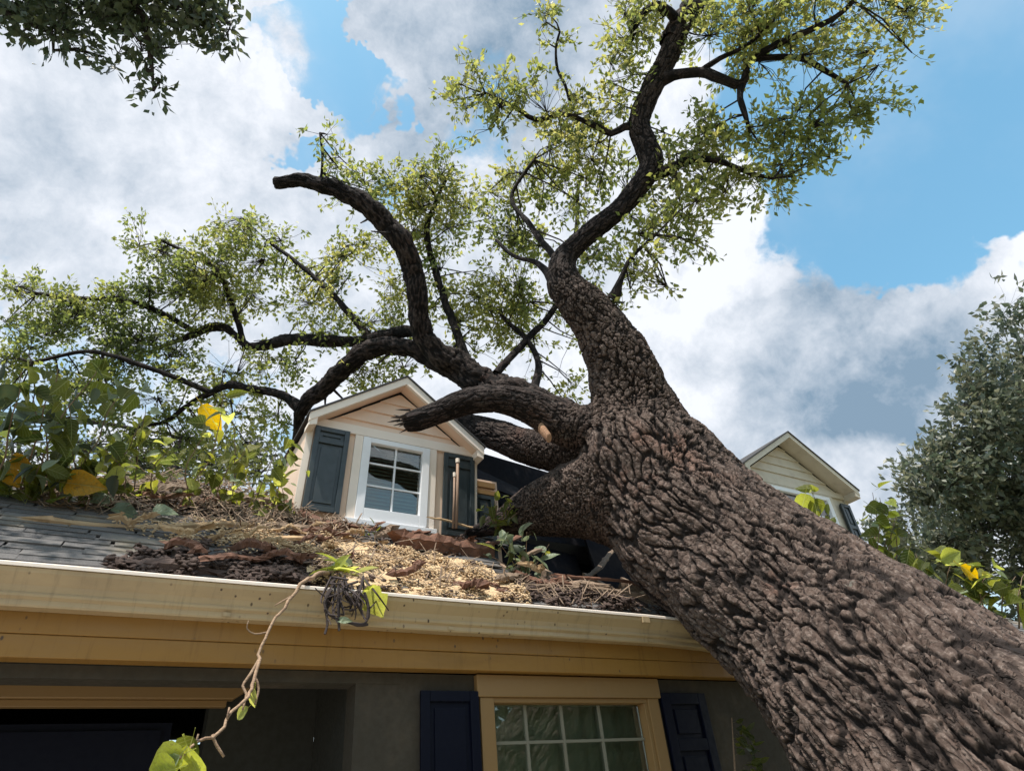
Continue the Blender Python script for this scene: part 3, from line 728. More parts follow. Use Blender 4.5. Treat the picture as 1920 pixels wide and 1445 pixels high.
B_nodes = px_nodes([(1225, 850, 5.5, 80), (1130, 812, 5.6, 52), (1060, 795, 5.7, 42), (1000, 765, 5.75, 34), (940, 747, 5.75, 29), (875, 752, 5.75, 26), (815, 776, 5.72, 23), (785, 787, 5.7, 23), (757, 793, 5.7, 21)])
A_nodes = px_nodes([(1260, 940, 5.2, 120), (1160, 925, 5.35, 100), (1090, 935, 5.5, 74), (1020, 952, 5.6, 52), (960, 972, 5.7, 34), (905, 992, 5.8, 19), (850, 1008, 5.9, 8)])
C_nodes = px_nodes([(1180, 840, 5.8, 60), (1090, 845, 6.2, 45), (1000, 838, 6.6, 36), (920, 812, 7.0, 28), (860, 790, 7.4, 20), (800, 790, 7.8, 12)])
D_nodes = px_nodes([(1170, 830, 5.9, 40), (1060, 780, 6.4, 30), (1000, 742, 6.8, 25), (930, 722, 7.1, 24), (880, 700, 7.3, 24), (835, 672, 7.4, 25), (800, 632, 7.4, 21), (785, 585, 7.4, 20), (775, 530, 7.4, 21), (763, 480, 7.4, 21),
                    (738, 430, 7.4, 21), (700, 392, 7.4, 20), (652, 362, 7.4, 17), (600, 346, 7.4, 15), (560, 338, 7.4, 13), (515, 342, 7.4, 12)])
F_nodes = px_nodes([(930, 740, 7.0, 20), (870, 712, 7.3, 20), (820, 680, 7.5, 18), (770, 656, 7.6, 18), (722, 650, 7.7, 18), (675, 665, 7.8, 19), (635, 698, 7.9, 18), (600, 735, 8.0, 16), (570, 762, 8.0, 14), (560, 800, 8.1, 9), (545, 860, 8.2, 5)])
G_nodes = px_nodes([(800, 628, 7.5, 8), (760, 622, 7.7, 12), (715, 632, 7.9, 12), (665, 640, 8.2, 11), (610, 638, 8.4, 12), (560, 635, 8.6, 12), (515, 642, 8.8, 11), (470, 650, 9.0, 8), (440, 628, 9.1, 7), (410, 612, 9.2, 9), (370, 622, 9.3, 8), (330, 640, 9.4, 5), (280, 660, 9.5, 3)])
H_nodes = px_nodes([(565, 765, 8.0, 12), (530, 742, 8.1, 9), (480, 730, 8.2, 8), (430, 722, 8.3, 8), (395, 735, 8.4, 6), (350, 760, 8.5, 5), (310, 790, 8.6, 4), (260, 800, 8.7, 3)])
fine = [
    [(1235, 150, 6.95, 14), (1262, 142, 6.9, 11), (1310, 136, 6.8, 10), (1350, 148, 6.7, 9), (1392, 158, 6.7, 9), (1402, 120, 6.7, 6), (1430, 98, 6.6, 7), (1480, 72, 6.5, 7), (1530, 50, 6.4, 6), (1580, 22, 6.4, 5), (1620, -20, 6.4, 4)],
    [(1392, 158, 6.7, 8), (1388, 185, 6.6, 6), (1396, 215, 6.5, 5), (1404, 240, 6.5, 3)],
    [(1405, 112, 6.7, 6), (1450, 108, 6.6, 6), (1505, 110, 6.5, 6), (1545, 130, 6.4, 5), (1590, 158, 6.3, 3)],
    [(1310, 136, 6.8, 6), (1350, 110, 6.7, 5), (1400, 85, 6.6, 4), (1450, 40, 6.6, 3)],
    [(1222, 325, 6.6, 14), (1255, 318, 6.5, 10), (1290, 300, 6.5, 8), (1340, 300, 6.4, 6), (1400, 322, 6.4, 5), (1450, 335, 6.4, 3)],
    [(1198, 235, 6.8, 10), (1170, 238, 6.8, 7), (1145, 250, 6.8, 6), (1110, 234, 6.8, 6), (1060, 215, 6.9, 4), (1005, 225, 7.0, 5), (965, 200, 7.0, 4), (910, 175, 7.1, 3)],
    [(1070, 200, 6.9, 3), (1060, 160, 6.9, 3), (1045, 130, 7.0, 3), (1043, 90, 7.0, 2.5), (1050, 60, 7.0, 2)],
    [(1035, 530, 6.1, 10), (1020, 505, 6.3, 7), (1000, 490, 6.5, 5), (960, 478, 6.7, 4), (930, 450, 6.9, 3)],
    [(1272, 40, 7.1, 10), (1230, 10, 7.0, 8), (1195, 40, 6.9, 7), (1184, 75, 6.9, 5)],
    [(1150, 560, 5.9, 14), (1165, 520, 5.9, 6), (1185, 480, 6.0, 4), (1230, 440, 6.1, 3)],
    [(930, 700, 7.1, 8), (985, 640, 7.6, 7), (1035, 585, 8.0, 6), (1060, 520, 8.4, 5), (1080, 430, 8.6, 4), (1085, 340, 8.8, 3)],
    [(880, 690, 7.3, 9), (850, 600, 7.8, 8), (820, 520, 8.2, 7), (800, 440, 8.5, 6), (820, 370, 8.7, 4), (850, 310, 8.8, 3)],
    [(700, 640, 8.0, 8), (640, 570, 8.3, 6), (590, 520, 8.6, 5), (540, 480, 8.8, 4), (500, 450, 9.0, 3)],
    [(460, 650, 9.0, 6), (430, 560, 9.2, 5), (400, 500, 9.3, 4), (300, 450, 9.5, 3)],
    [(370, 622, 9.3, 6), (260, 570, 9.3, 5), (160, 560, 9.3, 4), (70, 550, 9.3, 3)],
    [(395, 735, 8.4, 5), (280, 690, 8.4, 5), (170, 660, 8.4, 4), (60, 680, 8.4, 3)],
    [(1000, 740, 6.8, 10), (1010, 690, 7.2, 7), (990, 640, 7.6, 5), (940, 590, 8.0, 4)],
    [(1055, 505, 6.2, 8), (1000, 430, 6.8, 6), (960, 370, 7.2, 4), (1000, 300, 7.4, 3)],
    [(600, 345, 7.4, 3), (605, 300, 7.4, 2.5), (600, 250, 7.5, 2)],
]
fallen = empty('fallen_tree', tuple(base_pt), 'huge fallen oak with deeply furrowed bark leaning across the broken roof', 'tree')

core = {'T': T_nodes, 'B': B_nodes, 'A': A_nodes, 'C': C_nodes, 'U': U_nodes[:5]}
S = {k: spline(v, 0.05) for k, v in core.items()}
S['U'] = spline(U_nodes, 0.05)[:70]
cm = MB()
for k, s_ in S.items():
    s2 = s_.copy()
    cm.tube(s2[:, :3], s2[:, 3], 28 if k == 'T' else 20)
# burrs and lumps where limbs meet the stem
tmp = bpy.data.meshes.new('tmp'); tmp.from_pydata(cm.v, [], cm.f)
to = bpy.data.objects.new('tmp', tmp); COL.objects.link(to)
md = to.modifiers.new('r', 'REMESH'); md.mode = 'VOXEL'; md.voxel_size = 0.019
md = to.modifiers.new('s', 'SMOOTH'); md.factor = 0.6; md.iterations = 55
md = to.modifiers.new('d', 'SUBSURF'); md.levels = 1; md.render_levels = 1; md.subdivision_type = 'SIMPLE'
md = to.modifiers.new('s2', 'SMOOTH'); md.factor = 0.5; md.iterations = 2
dg = bpy.context.evaluated_depsgraph_get(); ev = to.evaluated_get(dg); em = ev.to_mesh()
nv = len(em.vertices); V = np.empty(nv*3, np.float32); em.vertices.foreach_get('co', V); V = V.reshape(-1, 3).astype(float)
Nn = np.empty(nv*3, np.float32); em.vertices.foreach_get('normal', Nn); Nn = Nn.reshape(-1, 3).astype(float)
npoly = len(em.polygons); Fq = np.empty(npoly*4, np.int32); em.loops.foreach_get('vertex_index', Fq); Fq = Fq.reshape(-1, 4)
ev.to_mesh_clear(); bpy.data.objects.remove(to)
print('core verts', nv)
# straightened bark coordinates from the nearest stem line
best = np.full(nv, 1e9); bc = np.zeros((nv, 3)); rad = np.zeros(nv); who = np.zeros(nv, int)
for ki, (k, s_) in enumerate(S.items()):
    pts, rr = s_[:, :3], s_[:, 3]; T, N, B = frames(pts); arc = np.r_[0, np.cumsum(np.linalg.norm(np.diff(pts, axis=0), axis=1))]
    for i in range(0, len(pts)-1):
        a, b = pts[i], pts[i+1]; ab = b-a; t = np.clip(((V-a)@ab)/(ab@ab), 0, 1)
        cpt = a+t[:, None]*ab; r_ = rr[i]*(1-t)+rr[i+1]*t; d = V-cpt; dist = np.linalg.norm(d, axis=1)
        sc = dist-r_; m = sc < best-1e-6
        if not m.any(): continue
        best[m] = sc[m]; who[m] = ki
        n_ = N[i]*(1-t[m, None])+N[i+1]*t[m, None]; b_ = B[i]*(1-t[m, None])+B[i+1]*t[m, None]
        dm = d[m]; cx = (dm*n_).sum(1); cy = (dm*b_).sum(1); l = np.hypot(cx, cy)+1e-9
        R = np.maximum(r_[m], 0.03)
        bc[m] = np.stack([arc[i]+t[m]*(arc[i+1]-arc[i])+ki*13.7, cx/l*R, cy/l*R], 1); rad[m] = R
lump = (fbm(V*1.6, 2, 70)-0.5)*0.16*np.clip(rad/0.5, 0.1, 1)+(fbm(V*5, 2, 75)-0.5)*0.05*np.clip(rad/0.4, 0.15, 1)
V_keep = V
for ki, (k, s_) in enumerate(S.items()):
    m = np.where(who == ki)[0]
    if not len(m): continue
    arc = np.r_[0, np.cumsum(np.linalg.norm(np.diff(s_[:, :3], axis=0), axis=1))]
    sa = np.arange(0, arc[-1], 0.09); pts = np.stack([np.interp(sa, arc, s_[:, c]) for c in range(3)], 1); rr = np.interp(sa, arc, s_[:, 3])
    T, N, B = frames(pts); ac_w = np.zeros(len(m)); ac_s = ac_w.copy(); ac_c = np.zeros((len(m), 3)); ac_n = ac_c.copy(); ac_b = ac_c.copy(); ac_r = ac_w.copy()
    Pm = V[m]; d2 = ((Pm[:, None, :]-pts[None, ::1])**2).sum(2) if len(m)*len(pts) < 6e7 else None
    dmin = np.full(len(m), 1e9)
    for i in range(len(pts)): dmin = np.minimum(dmin, ((Pm-pts[i])**2).sum(1))
    for i in range(len(pts)):
        w_ = np.exp(-(((Pm-pts[i])**2).sum(1)-dmin)/(2*0.13**2)); ac_w += w_; ac_s += w_*sa[i]; ac_r += w_*rr[i]
        ac_c += w_[:, None]*pts[i]; ac_n += w_[:, None]*N[i]; ac_b += w_[:, None]*B[i]
    ac_s /= ac_w; ac_r /= ac_w; ac_c /= ac_w[:, None]; d = Pm-ac_c
    nn_ = ac_n/np.linalg.norm(ac_n, axis=1)[:, None]; bb_ = ac_b/np.linalg.norm(ac_b, axis=1)[:, None]
    cx = (d*nn_).sum(1); cy = (d*bb_).sum(1); l = np.hypot(cx, cy)+1e-9; R = np.maximum(ac_r, 0.03)
    bc[m] = np.stack([ac_s+ki*13.7, cx/l*R, cy/l*R], 1)
    rad[m] = R
sc_ = np.clip(0.5/np.maximum(rad, 0.05), 1, 2.6)[:, None]**0.6
h, crack = bark_height(bc*sc_, 1.0)
amp = np.clip(rad*0.08, 0.006, 0.034)
V2 = V+Nn*(lump+h*amp)[:, None]
# the broken end of the stub limb: pull some fibres out into splinters
names = list(S.keys())
part = np.array([{'T': 0, 'U': 1, 'B': 2, 'A': 3, 'C': 4}[k] for k in names])[who]
fpart = part[Fq[:, 0]]
lab = {0: ('trunk', 'thick furrowed trunk crossing to the lower right corner'), 1: ('limb', 'long dark limb winding up to the top of the picture'), 2: ('limb', 'broken stub limb lying over the dormer gable'),
       3: ('limb', 'low limb spreading over the roof'), 4: ('limb', 'shaded limb under the stub')}
for pi in range(5):
    fm = Fq[fpart == pi]
    if not len(fm): continue
    u_, inv = np.unique(fm, return_inverse=True)
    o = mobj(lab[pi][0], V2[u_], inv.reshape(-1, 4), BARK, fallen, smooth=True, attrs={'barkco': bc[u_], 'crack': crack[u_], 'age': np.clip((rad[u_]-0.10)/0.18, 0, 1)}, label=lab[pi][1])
# cut face inside the crotch where a small limb was sawn off, and stub splinters
def limb_tube(rows, name='limb', n=18, mat=None, amp_k=0.15, label=None, cutend=False, step=0.035):
    s_ = spline(rows, step); s_[:, :3] += (rng.random((len(s_), 3))-0.5)*s_[:, 3:4]*0.06
    wob = np.stack([fbm(s_[:, :3]*3, 2, a)-0.5 for a in (80, 83, 86)], 1)*s_[:, 3:4]*0.9
    s_[:, :3] += wob
    Vt, Ft = tube_np(s_[:, :3], s_[:, 3], n); arc = np.r_[0, np.cumsum(np.linalg.norm(np.diff(s_[:, :3], axis=0), axis=1))]
    T, N, B = frames(s_[:, :3]); c = np.repeat(s_[:, :3], n, 0); d = Vt-c; l = np.linalg.norm(d, axis=1)[:, None]+1e-9; nr = d/l
    cx = (d*np.repeat(N, n, 0)).sum(1); cy = (d*np.repeat(B, n, 0)).sum(1)
    b_ = np.stack([np.repeat(arc, n)+hash(len(rows))%7, cx, cy], 1)
    h_, cr = bark_height(b_*2.2, 1.0); R = np.repeat(s_[:, 3], n)
    lmp = (fbm(Vt*9, 2, 90)-0.5)*0.35*R
    Vt = Vt+nr*(h_*R*amp_k+lmp)[:, None]
    nv = len(Vt); Vt = np.vstack([Vt, s_[-1, :3]+T[-1]*s_[-1, 3]*(0.2 if cutend else 1.2)])
    b_ = np.vstack([b_, b_[-1]]); cr = np.r_[cr, 0]
    caps = np.array([[nv-n+i, nv-n+(i+1) % n, nv, nv] for i in range(n)])
    Fl = [tuple(f) for f in Ft]+[(a, b, c) for a, b, c, _ in caps]
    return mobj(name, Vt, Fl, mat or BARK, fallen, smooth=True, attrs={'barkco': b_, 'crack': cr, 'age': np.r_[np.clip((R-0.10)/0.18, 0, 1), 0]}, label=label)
U_full = spline(U_nodes, 0.05)[66:]
limb_tube([tuple(r) for r in U_full[::3]], n=40, label=None)
limb_tube(D_nodes, n=40, label='bare snapped limb curving up with a cut end', cutend=True)
limb_tube(F_nodes, n=32, label='arching limb behind the dormer roof')
limb_tube(G_nodes, n=14); limb_tube(H_nodes, n=12)
skel = [spline(n_, 0.15) for n_ in (U_nodes, D_nodes[:10], F_nodes, G_nodes, H_nodes)]
for r_ in fine:
    nd = px_nodes([(x, y, d, w_*1.0) for x, y, d, w_ in r_]); limb_tube(nd, name='branch', n=9, step=0.07, amp_k=0.08); skel.append(spline(nd, 0.15))
q = MB()
for nodes_, cnt in ((D_nodes, 6), (F_nodes, 3), (U_nodes, 5), (G_nodes, 3)):
    sp_ = spline(nodes_, 0.05)
    for k in range(cnt):
        i = random.randrange(len(sp_)//3, len(sp_)-2); c0 = sp_[i, :3]; R_ = sp_[i, 3]; d_ = rng.normal(0, 1, 3); tt_ = sp_[i+1, :3]-sp_[i, :3]; tt_ /= np.linalg.norm(tt_); d_ -= tt_*(d_@tt_); d_ /= np.linalg.norm(d_); d_ = d_+tt_*random.uniform(0.0, 0.9); L = random.uniform(0.5, 3.2)*R_+0.05
        r0_ = min(0.012, R_*random.uniform(0.1, 0.2))
        q.tube([c0+d_*R_*0.7, c0+d_*(R_+L*0.5)+rng.normal(0, 0.01, 3), c0+d_*(R_+L)+rng.normal(0, 0.02, 3)], [r0_*1.6, r0_, r0_*0.6], 6)
q.build('twig_stubs', LIMB, fallen, kind='stuff', smooth=True)
# splintered end of the stub
e0 = P(760, 790, 5.7); dr = np.array(B_nodes[-1][:3])-np.array(B_nodes[-3][:3]); dr /= np.linalg.norm(dr)
q = MB()
for k in range(26):
    st = e0+rng.normal(0, 0.035, 3)-dr*0.05; L = random.uniform(0.06, 0.17); d_ = dr+rng.normal(0, 0.22, 3); d_ /= np.linalg.norm(d_)
    q.tube([st, st+d_*L*0.6, st+d_*L], [0.014, 0.009, 0.001], 4)
q.build('splinter', LIMB, fallen, kind='stuff')
# sawn knot, pale, facing the camera
kc = P(1030, 817, 5.42); kn = -ray(1030, 817); kn /= np.linalg.norm(kn); kn = kn+np.array([0.5, 0, -0.1]); kn /= np.linalg.norm(kn)
q = MB(); kk = kc-kn*0.16
q.tube([kk, kc, kc+kn*0.006], [0.042, 0.034, 0.028], 12)
def squash(V):
    c0 = V.mean(0); return c0+(V-c0)*np.array([0.8, 0.8, 1.45])
CUTW = wood_mat('cut_wood', (0.40, 0.22, 0.12), (0.26, 0.13, 0.07))
q.build('sawn_knot', CUTW, fallen, fn=squash)

# ------------------------------------------------------------------ foliage
LEAFT = np.array([(0, 0, 0), (0.45, -0.26, 0.05), (1.0, 0, -0.06), (0.45, 0.26, 0.05)])
LEAFF = np.array([(0, 1, 2), (0, 2, 3)])
def rand_rot(n):
    q = rng.normal(size=(n, 4)); q /= np.linalg.norm(q, axis=1)[:, None]; w_, x, y, z = q.T
    return np.stack([1-2*(y*y+z*z), 2*(x*y-z*w_), 2*(x*z+y*w_), 2*(x*y+z*w_), 1-2*(x*x+z*z), 2*(y*z-x*w_), 2*(x*z-y*w_), 2*(y*z+x*w_), 1-2*(x*x+y*y)], 1).reshape(n, 3, 3)
def leaves_np(pos, size, droop=None, var=None):
    n = len(pos); R = rand_rot(n)
    if droop is not None:                      # bias leaf axis towards a direction
        X = R[:, :, 0]*0.9+droop; X /= np.linalg.norm(X, axis=1)[:, None]
        Y = np.cross(R[:, :, 2], X); Y /= np.linalg.norm(Y, axis=1)[:, None]+1e-9
        R = np.stack([X, Y, np.cross(X, Y)], 2)
    Vv = np.einsum('nij,kj->nki', R, LEAFT)*size[:, None, None]+pos[:, None, :]
    Ff = (LEAFF[None]+np.arange(n)[:, None, None]*4).reshape(-1, 3)
    var = rng.random(n) if var is None else var
    return Vv.reshape(-1, 3), Ff, np.repeat(var, 4)
def sprigs(centres, dirs, L, nl, leaf, jitter=0.35):
    """leafy shoots: returns leaf positions/dirs/sizes and shoot lines"""
    n = len(centres); t = rng.random((n, nl)); p = centres[:, None, :]+dirs[:, None, :]*(t*L)[:, :, None]
    p = p+rng.normal(0, leaf*0.42, (n, nl, 3)); d = dirs[:, None, :]*0.8+rng.normal(0, 0.6, (n, nl, 3))
    s = leaf*rng.uniform(0.65, 1.25, (n, nl))
    return p.reshape(-1, 3), d.reshape(-1, 3), s.ravel()
def thin_tubes(A, B, r0, r1, sag=0.0):
    """many 3-sided bent twigs from A to B"""
    n = len(A); Mid = (A+B)/2+rng.normal(0, 0.06, (n, 3))*np.linalg.norm(B-A, axis=1)[:, None]; Mid[:, 2] += sag
    ring = []
    T = B-A; T /= np.linalg.norm(T, axis=1)[:, None]+1e-9
    a = np.cross(T, np.array([0.31, 0.7, 0.64])); a /= np.linalg.norm(a, axis=1)[:, None]+1e-9; b = np.cross(T, a)
    for Pt, r in ((A, r0), (Mid, (r0+r1)/2), (B, r1)):
        for k in range(3):
            an = k*2.0944; ring.append(Pt+(a*math.cos(an)+b*math.sin(an))*np.reshape(r, (-1, 1)) if np.ndim(r) else Pt+(a*math.cos(an)+b*math.sin(an))*r)
    Vv = np.stack(ring, 1).reshape(-1, 3); f = []
    for s_ in (0, 3):
        for k in range(3): f.append((s_+k, s_+(k+1) % 3, s_+3+(k+1) % 3, s_+3+k))
    f = np.array(f); return Vv, (f[None]+np.arange(n)[:, None, None]*9).reshape(-1, 4)

def crown(clumps, skeleton, leaf, owner, leafmat, barkmat, gate=0.47, dens=1.0, L=0.22, nl=8, depth=1.0, gscale=2.2, name='foliage', twig_r=0.012):
    C_, Dd, link_a, link_b = [], [], [], []
    SK = np.vstack([s_[:, :3] for s_ in skeleton]) if skeleton else None
    for (x, y, rx, ry, d, k) in clumps:
        c0 = P(x, y, d); mpp = d/F; r3 = np.array([rx*mpp, (rx+ry)/2*mpp*depth, ry*mpp])
        n = int(rx*ry*mpp*mpp*95*dens*k)
        q = rng.normal(size=(n, 3)); q /= np.linalg.norm(q, axis=1)[:, None]; q *= (rng.random(n)**0.42)[:, None]
        p = c0+right_np*(q[:, :1]*r3[0])+fwd_np*(q[:, 1:2]*r3[1])+upv_np*(q[:, 2:3]*r3[2])
        g_ = fbm(p*gscale+11, 3, 101); p = p[g_ > gate]; q = q[g_ > gate]
        if not len(p): continue
        dd = (p-c0); dd /= np.linalg.norm(dd, axis=1)[:, None]+1e-9; dd = dd*0.7+rng.normal(0, 0.6, p.shape); dd[:, 2] -= 0.1; dd /= np.linalg.norm(dd, axis=1)[:, None]
        C_.append(p); Dd.append(dd)
        if SK is not None:
            # a bough from the skeleton to a few hubs, then twigs from hubs to shoots
            nh = max(2, int(rx*ry*mpp*mpp*7)); hubs = p[rng.integers(0, len(p), nh)]
            j = np.argmin(np.linalg.norm(SK[None]-hubs[:, None], axis=2), axis=1)
            link_a.append((SK[j], hubs))
            jh = np.argmin(np.linalg.norm(hubs[None]-p[:, None], axis=2), axis=1)
            link_b.append((hubs[jh], p))
    p = np.vstack(C_); dd = np.vstack(Dd)
    lp, ld, ls = sprigs(p, dd, L, nl, leaf)
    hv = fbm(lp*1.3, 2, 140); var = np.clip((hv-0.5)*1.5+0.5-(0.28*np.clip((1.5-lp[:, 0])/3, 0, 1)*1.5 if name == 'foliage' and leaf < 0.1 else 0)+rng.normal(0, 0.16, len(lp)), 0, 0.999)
    Vl, Fl, vr = leaves_np(lp, ls, ld, var)
    o = mobj(name, Vl, Fl, leafmat, owner, attrs={'var': vr}, kind='stuff')
    VV, FF, nn = [], [], 0
    def push(a, b, r0, r1):
        nonlocal nn
        v, f = thin_tubes(a, b, r0, r1); VV.append(v); FF.append(f+nn); nn += len(v)
    if link_a:
        a = np.vstack([x[0] for x in link_a]); b = np.vstack([x[1] for x in link_a]); push(a, b, twig_r, twig_r*0.55)
        a = np.vstack([x[0] for x in link_b]); b = np.vstack([x[1] for x in link_b]); push(a, b, twig_r*0.35, twig_r*0.2)
    push(p, p+dd*L, twig_r*0.25, twig_r*0.12)
    t_ = mobj('twigs', np.vstack(VV), np.vstack(FF), barkmat, owner, attrs={'barkco': np.vstack(VV)}, kind='stuff')
    print(name, 'leaves', len(lp))
    return o
right_np, upv_np, fwd_np = np.array(right), np.array(upv), np.array(fwd)

DENS = 7.0
cl_main = [  # px, py, rx, ry, distance, density
 # upper left spray off the upright limb
 (880, 150, 45, 35, 7.1, .8), (940, 185, 55, 45, 7.0, .9), (1010, 190, 60, 45, 7.0, .9), (1070, 225, 60, 40, 6.9, 1), (1120, 205, 50, 35, 6.9, .9), (860, 190, 30, 25, 7.1, .8), (915, 225, 40, 25, 7.0, .6),
 (1015, 35, 32, 32, 7.0, .8), (1035, 85, 25, 22, 7.0, .6), (1170, 130, 45, 40, 6.9, 1), (1185, 60, 50, 50, 6.9, 1.1), (1210, 10, 55, 30, 7.0, 1.1), (1150, 160, 30, 25, 6.9, .7),
 # crown right of the upright limb
 (1330, 60, 70, 60, 6.9, 1.1), (1400, 40, 80, 55, 6.7, 1.1), (1480, 30, 80, 50, 6.6, 1), (1570, 20, 70, 40, 6.5, .9), (1660, 30, 70, 45, 6.4, .9), (1720, 20, 50, 35, 6.4, .8), (1690, 80, 40, 30, 6.4, .6),
 (1360, 110, 60, 45, 6.8, .9), (1440, 130, 70, 50, 6.6, 1), (1520, 120, 70, 45, 6.5, .9), (1590, 130, 60, 50, 6.4, .9), (1620, 190, 50, 50, 6.4, .9), (1560, 220, 60, 50, 6.4, .9), (1470, 210, 70, 50, 6.5, 1.1),
 (1390, 230, 60, 45, 6.6, 1.1), (1330, 210, 40, 45, 6.6, .9), (1310, 265, 50, 40, 6.6, 1), (1380, 290, 60, 45, 6.5, 1.1), (1450, 275, 70, 50, 6.5, 1.1), (1530, 280, 50, 40, 6.4, .9), (1270, 290, 40, 40, 6.5, .8),
 (1290, 340, 50, 40, 6.4, 1), (1360, 350, 55, 35, 6.4, 1), (1440, 335, 45, 35, 6.4, .9), (1280, 400, 55, 45, 6.3, .9), (1240, 450, 60, 45, 6.3, .9), (1300, 450, 35, 30, 6.3, .7), (1250, 240, 30, 30, 6.8, .6),
 (1160, 500, 45, 55, 6.2, 1), (1210, 520, 60, 40, 6.1, .9), (1240, 580, 45, 30, 6.1, .9), (1190, 575, 40, 25, 6.0, .8), (1120, 480, 40, 40, 7.2, .9), (1215, 400, 40, 40, 6.8, .8),
 # centre mass between the limbs
 (1040, 290, 60, 45, 7.6, 1), (1110, 300, 55, 45, 7.4, 1.1), (1150, 340, 45, 40, 7.2, 1), (1060, 350, 65, 45, 7.8, 1.1), (980, 340, 50, 40, 8.0, .8), (940, 380, 50, 45, 8.2, .9), (1010, 400, 60, 45, 7.8, 1.1), (1080, 400, 45, 40, 7.6, 1),
 (950, 440, 65, 50, 8.0, 1.2), (1010, 460, 50, 40, 7.6, 1), (960, 510, 60, 45, 8.0, 1.1), (900, 490, 55, 50, 8.4, 1), (1010, 560, 60, 45, 8.0, 1), (950, 590, 60, 50, 8.2, 1.1), (1020, 620, 60, 50, 8.0, 1), (1060, 670, 50, 50, 7.8, .9),
 (990, 670, 60, 40, 7.8, .9), (1080, 730, 35, 35, 7.6, .8), (920, 640, 55, 40, 8.0, 1), (1040, 700, 40, 30, 7.8, .8), (880, 570, 50, 45, 8.4, .9),
 # above the snapped limb
 (830, 320, 45, 40, 8.6, .9), (800, 370, 60, 50, 8.6, 1.1), (740, 350, 45, 35, 8.5, .8), (690, 340, 50, 30, 8.3, .8), (630, 310, 40, 30, 7.6, .8), (600, 260, 28, 35, 7.5, .6), (660, 370, 40, 25, 8.0, .8), (820, 430, 55, 50, 8.6, 1.2), (860, 380, 40, 40, 8.7, .8),
 (840, 500, 50, 45, 8.5, 1), (720, 450, 50, 35, 8.6, .9), (670, 490, 60, 45, 8.7, 1), (610, 480, 35, 30, 8.8, .7), (730, 540, 45, 45, 8.4, 1), (830, 590, 40, 45, 8.2, 1), (700, 600, 60, 40, 8.2, 1), (640, 560, 55, 45, 8.5, .9), (860, 640, 50, 35, 8.0, 1),
 (760, 680, 60, 30, 7.9, .7), (690, 700, 50, 30, 8.0, .9), (560, 610, 30, 25, 8.8, .5), (620, 620, 45, 30, 8.4, .8), (570, 560, 50, 40, 8.8, .8),
 # left crown
 (265, 445, 40, 32, 9.5, .9), (330, 480, 45, 32, 9.5, .9), (290, 480, 35, 25, 9.5, .6), (430, 440, 50, 40, 9.3, 1), (500, 440, 55, 40, 9.1, 1), (390, 510, 60, 45, 9.3, 1.3), (460, 510, 60, 45, 9.1, 1.2), (540, 500, 45, 40, 9.0, .9), (330, 550, 60, 45, 9.4, 1.3),
 (400, 570, 55, 40, 9.2, 1.2), (260, 560, 55, 40, 9.4, 1.2), (190, 560, 55, 35, 9.4, 1.1), (120, 570, 55, 40, 9.3, 1.2), (50, 550, 55, 38, 9.3, 1.2), (20, 610, 45, 40, 9.3, 1.1), (100, 620, 60, 35, 9.2, 1), (180, 610, 60, 45, 9.2, 1.2), (270, 620, 60, 45, 9.2, 1.2),
 (490, 560, 45, 30, 9.0, .8), (350, 650, 60, 45, 9.0, 1.1), (440, 680, 60, 50, 8.8, 1.1), (230, 670, 60, 45, 8.9, 1.2), (60, 660, 40, 35, 8.8, 1), (10, 700, 50, 50, 8.6, 1.1), (110, 720, 60, 45, 8.6, 1.2), (190, 740, 65, 45, 8.5, 1.2), (280, 740, 60, 45, 8.6, 1.2),
 (370, 700, 55, 45, 8.8, .9), (500, 700, 60, 40, 8.5, 1), (560, 680, 45, 30, 8.4, .8), (440, 760, 60, 35, 8.5, .9), (510, 780, 45, 35, 8.3, 1.1), (560, 830, 40, 30, 8.3, .7), (400, 800, 50, 35, 8.6, 1), (330, 820, 60, 40, 8.7, 1), (480, 850, 60, 40, 8.4, 1), (240, 820, 55, 40, 8.7, 1), (540, 900, 30, 30, 8.4, .6),
 (60, 780, 55, 45, 8.6, 1.1), (150, 810, 55, 45, 8.6, 1.1), (0, 820, 50, 45, 8.6, 1.1), (400, 870, 50, 35, 8.6, .8), (300, 880, 60, 30, 8.7, .9),
]
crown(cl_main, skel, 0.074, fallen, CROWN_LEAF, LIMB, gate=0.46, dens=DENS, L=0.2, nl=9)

# overhanging tree at the upper left, its trunk out of the picture
def plain_tree(name, base, h_, r_, label, group=None, lean=(0, 0)):
    t = empty(name, base, label, 'tree', group)
    b = np.array(base, float); top = b+np.array([lean[0], lean[1], h_])
    nodes = [(*(b-np.array([0, 0, 0.2])), r_*1.4), (*(b*0.7+top*0.3), r_), (*(b*0.35+top*0.65), r_*0.7), (*top, r_*0.15)]
    s_ = spline(nodes, 0.3); V_, F_ = tube_np(s_[:, :3], s_[:, 3], 12)
    V_ += (rng.random(V_.shape)-0.5)*r_*0.12
    mobj('trunk', V_, F_, LIMB, t, smooth=True, attrs={'barkco': V_-b})
    return t, s_
tl, s1 = plain_tree('oak_tree', (-3.6, 3.4, 0), 9.5, 0.22, 'dark leafy oak whose branch tips hang into the top left corner', lean=(0.4, 0.5))
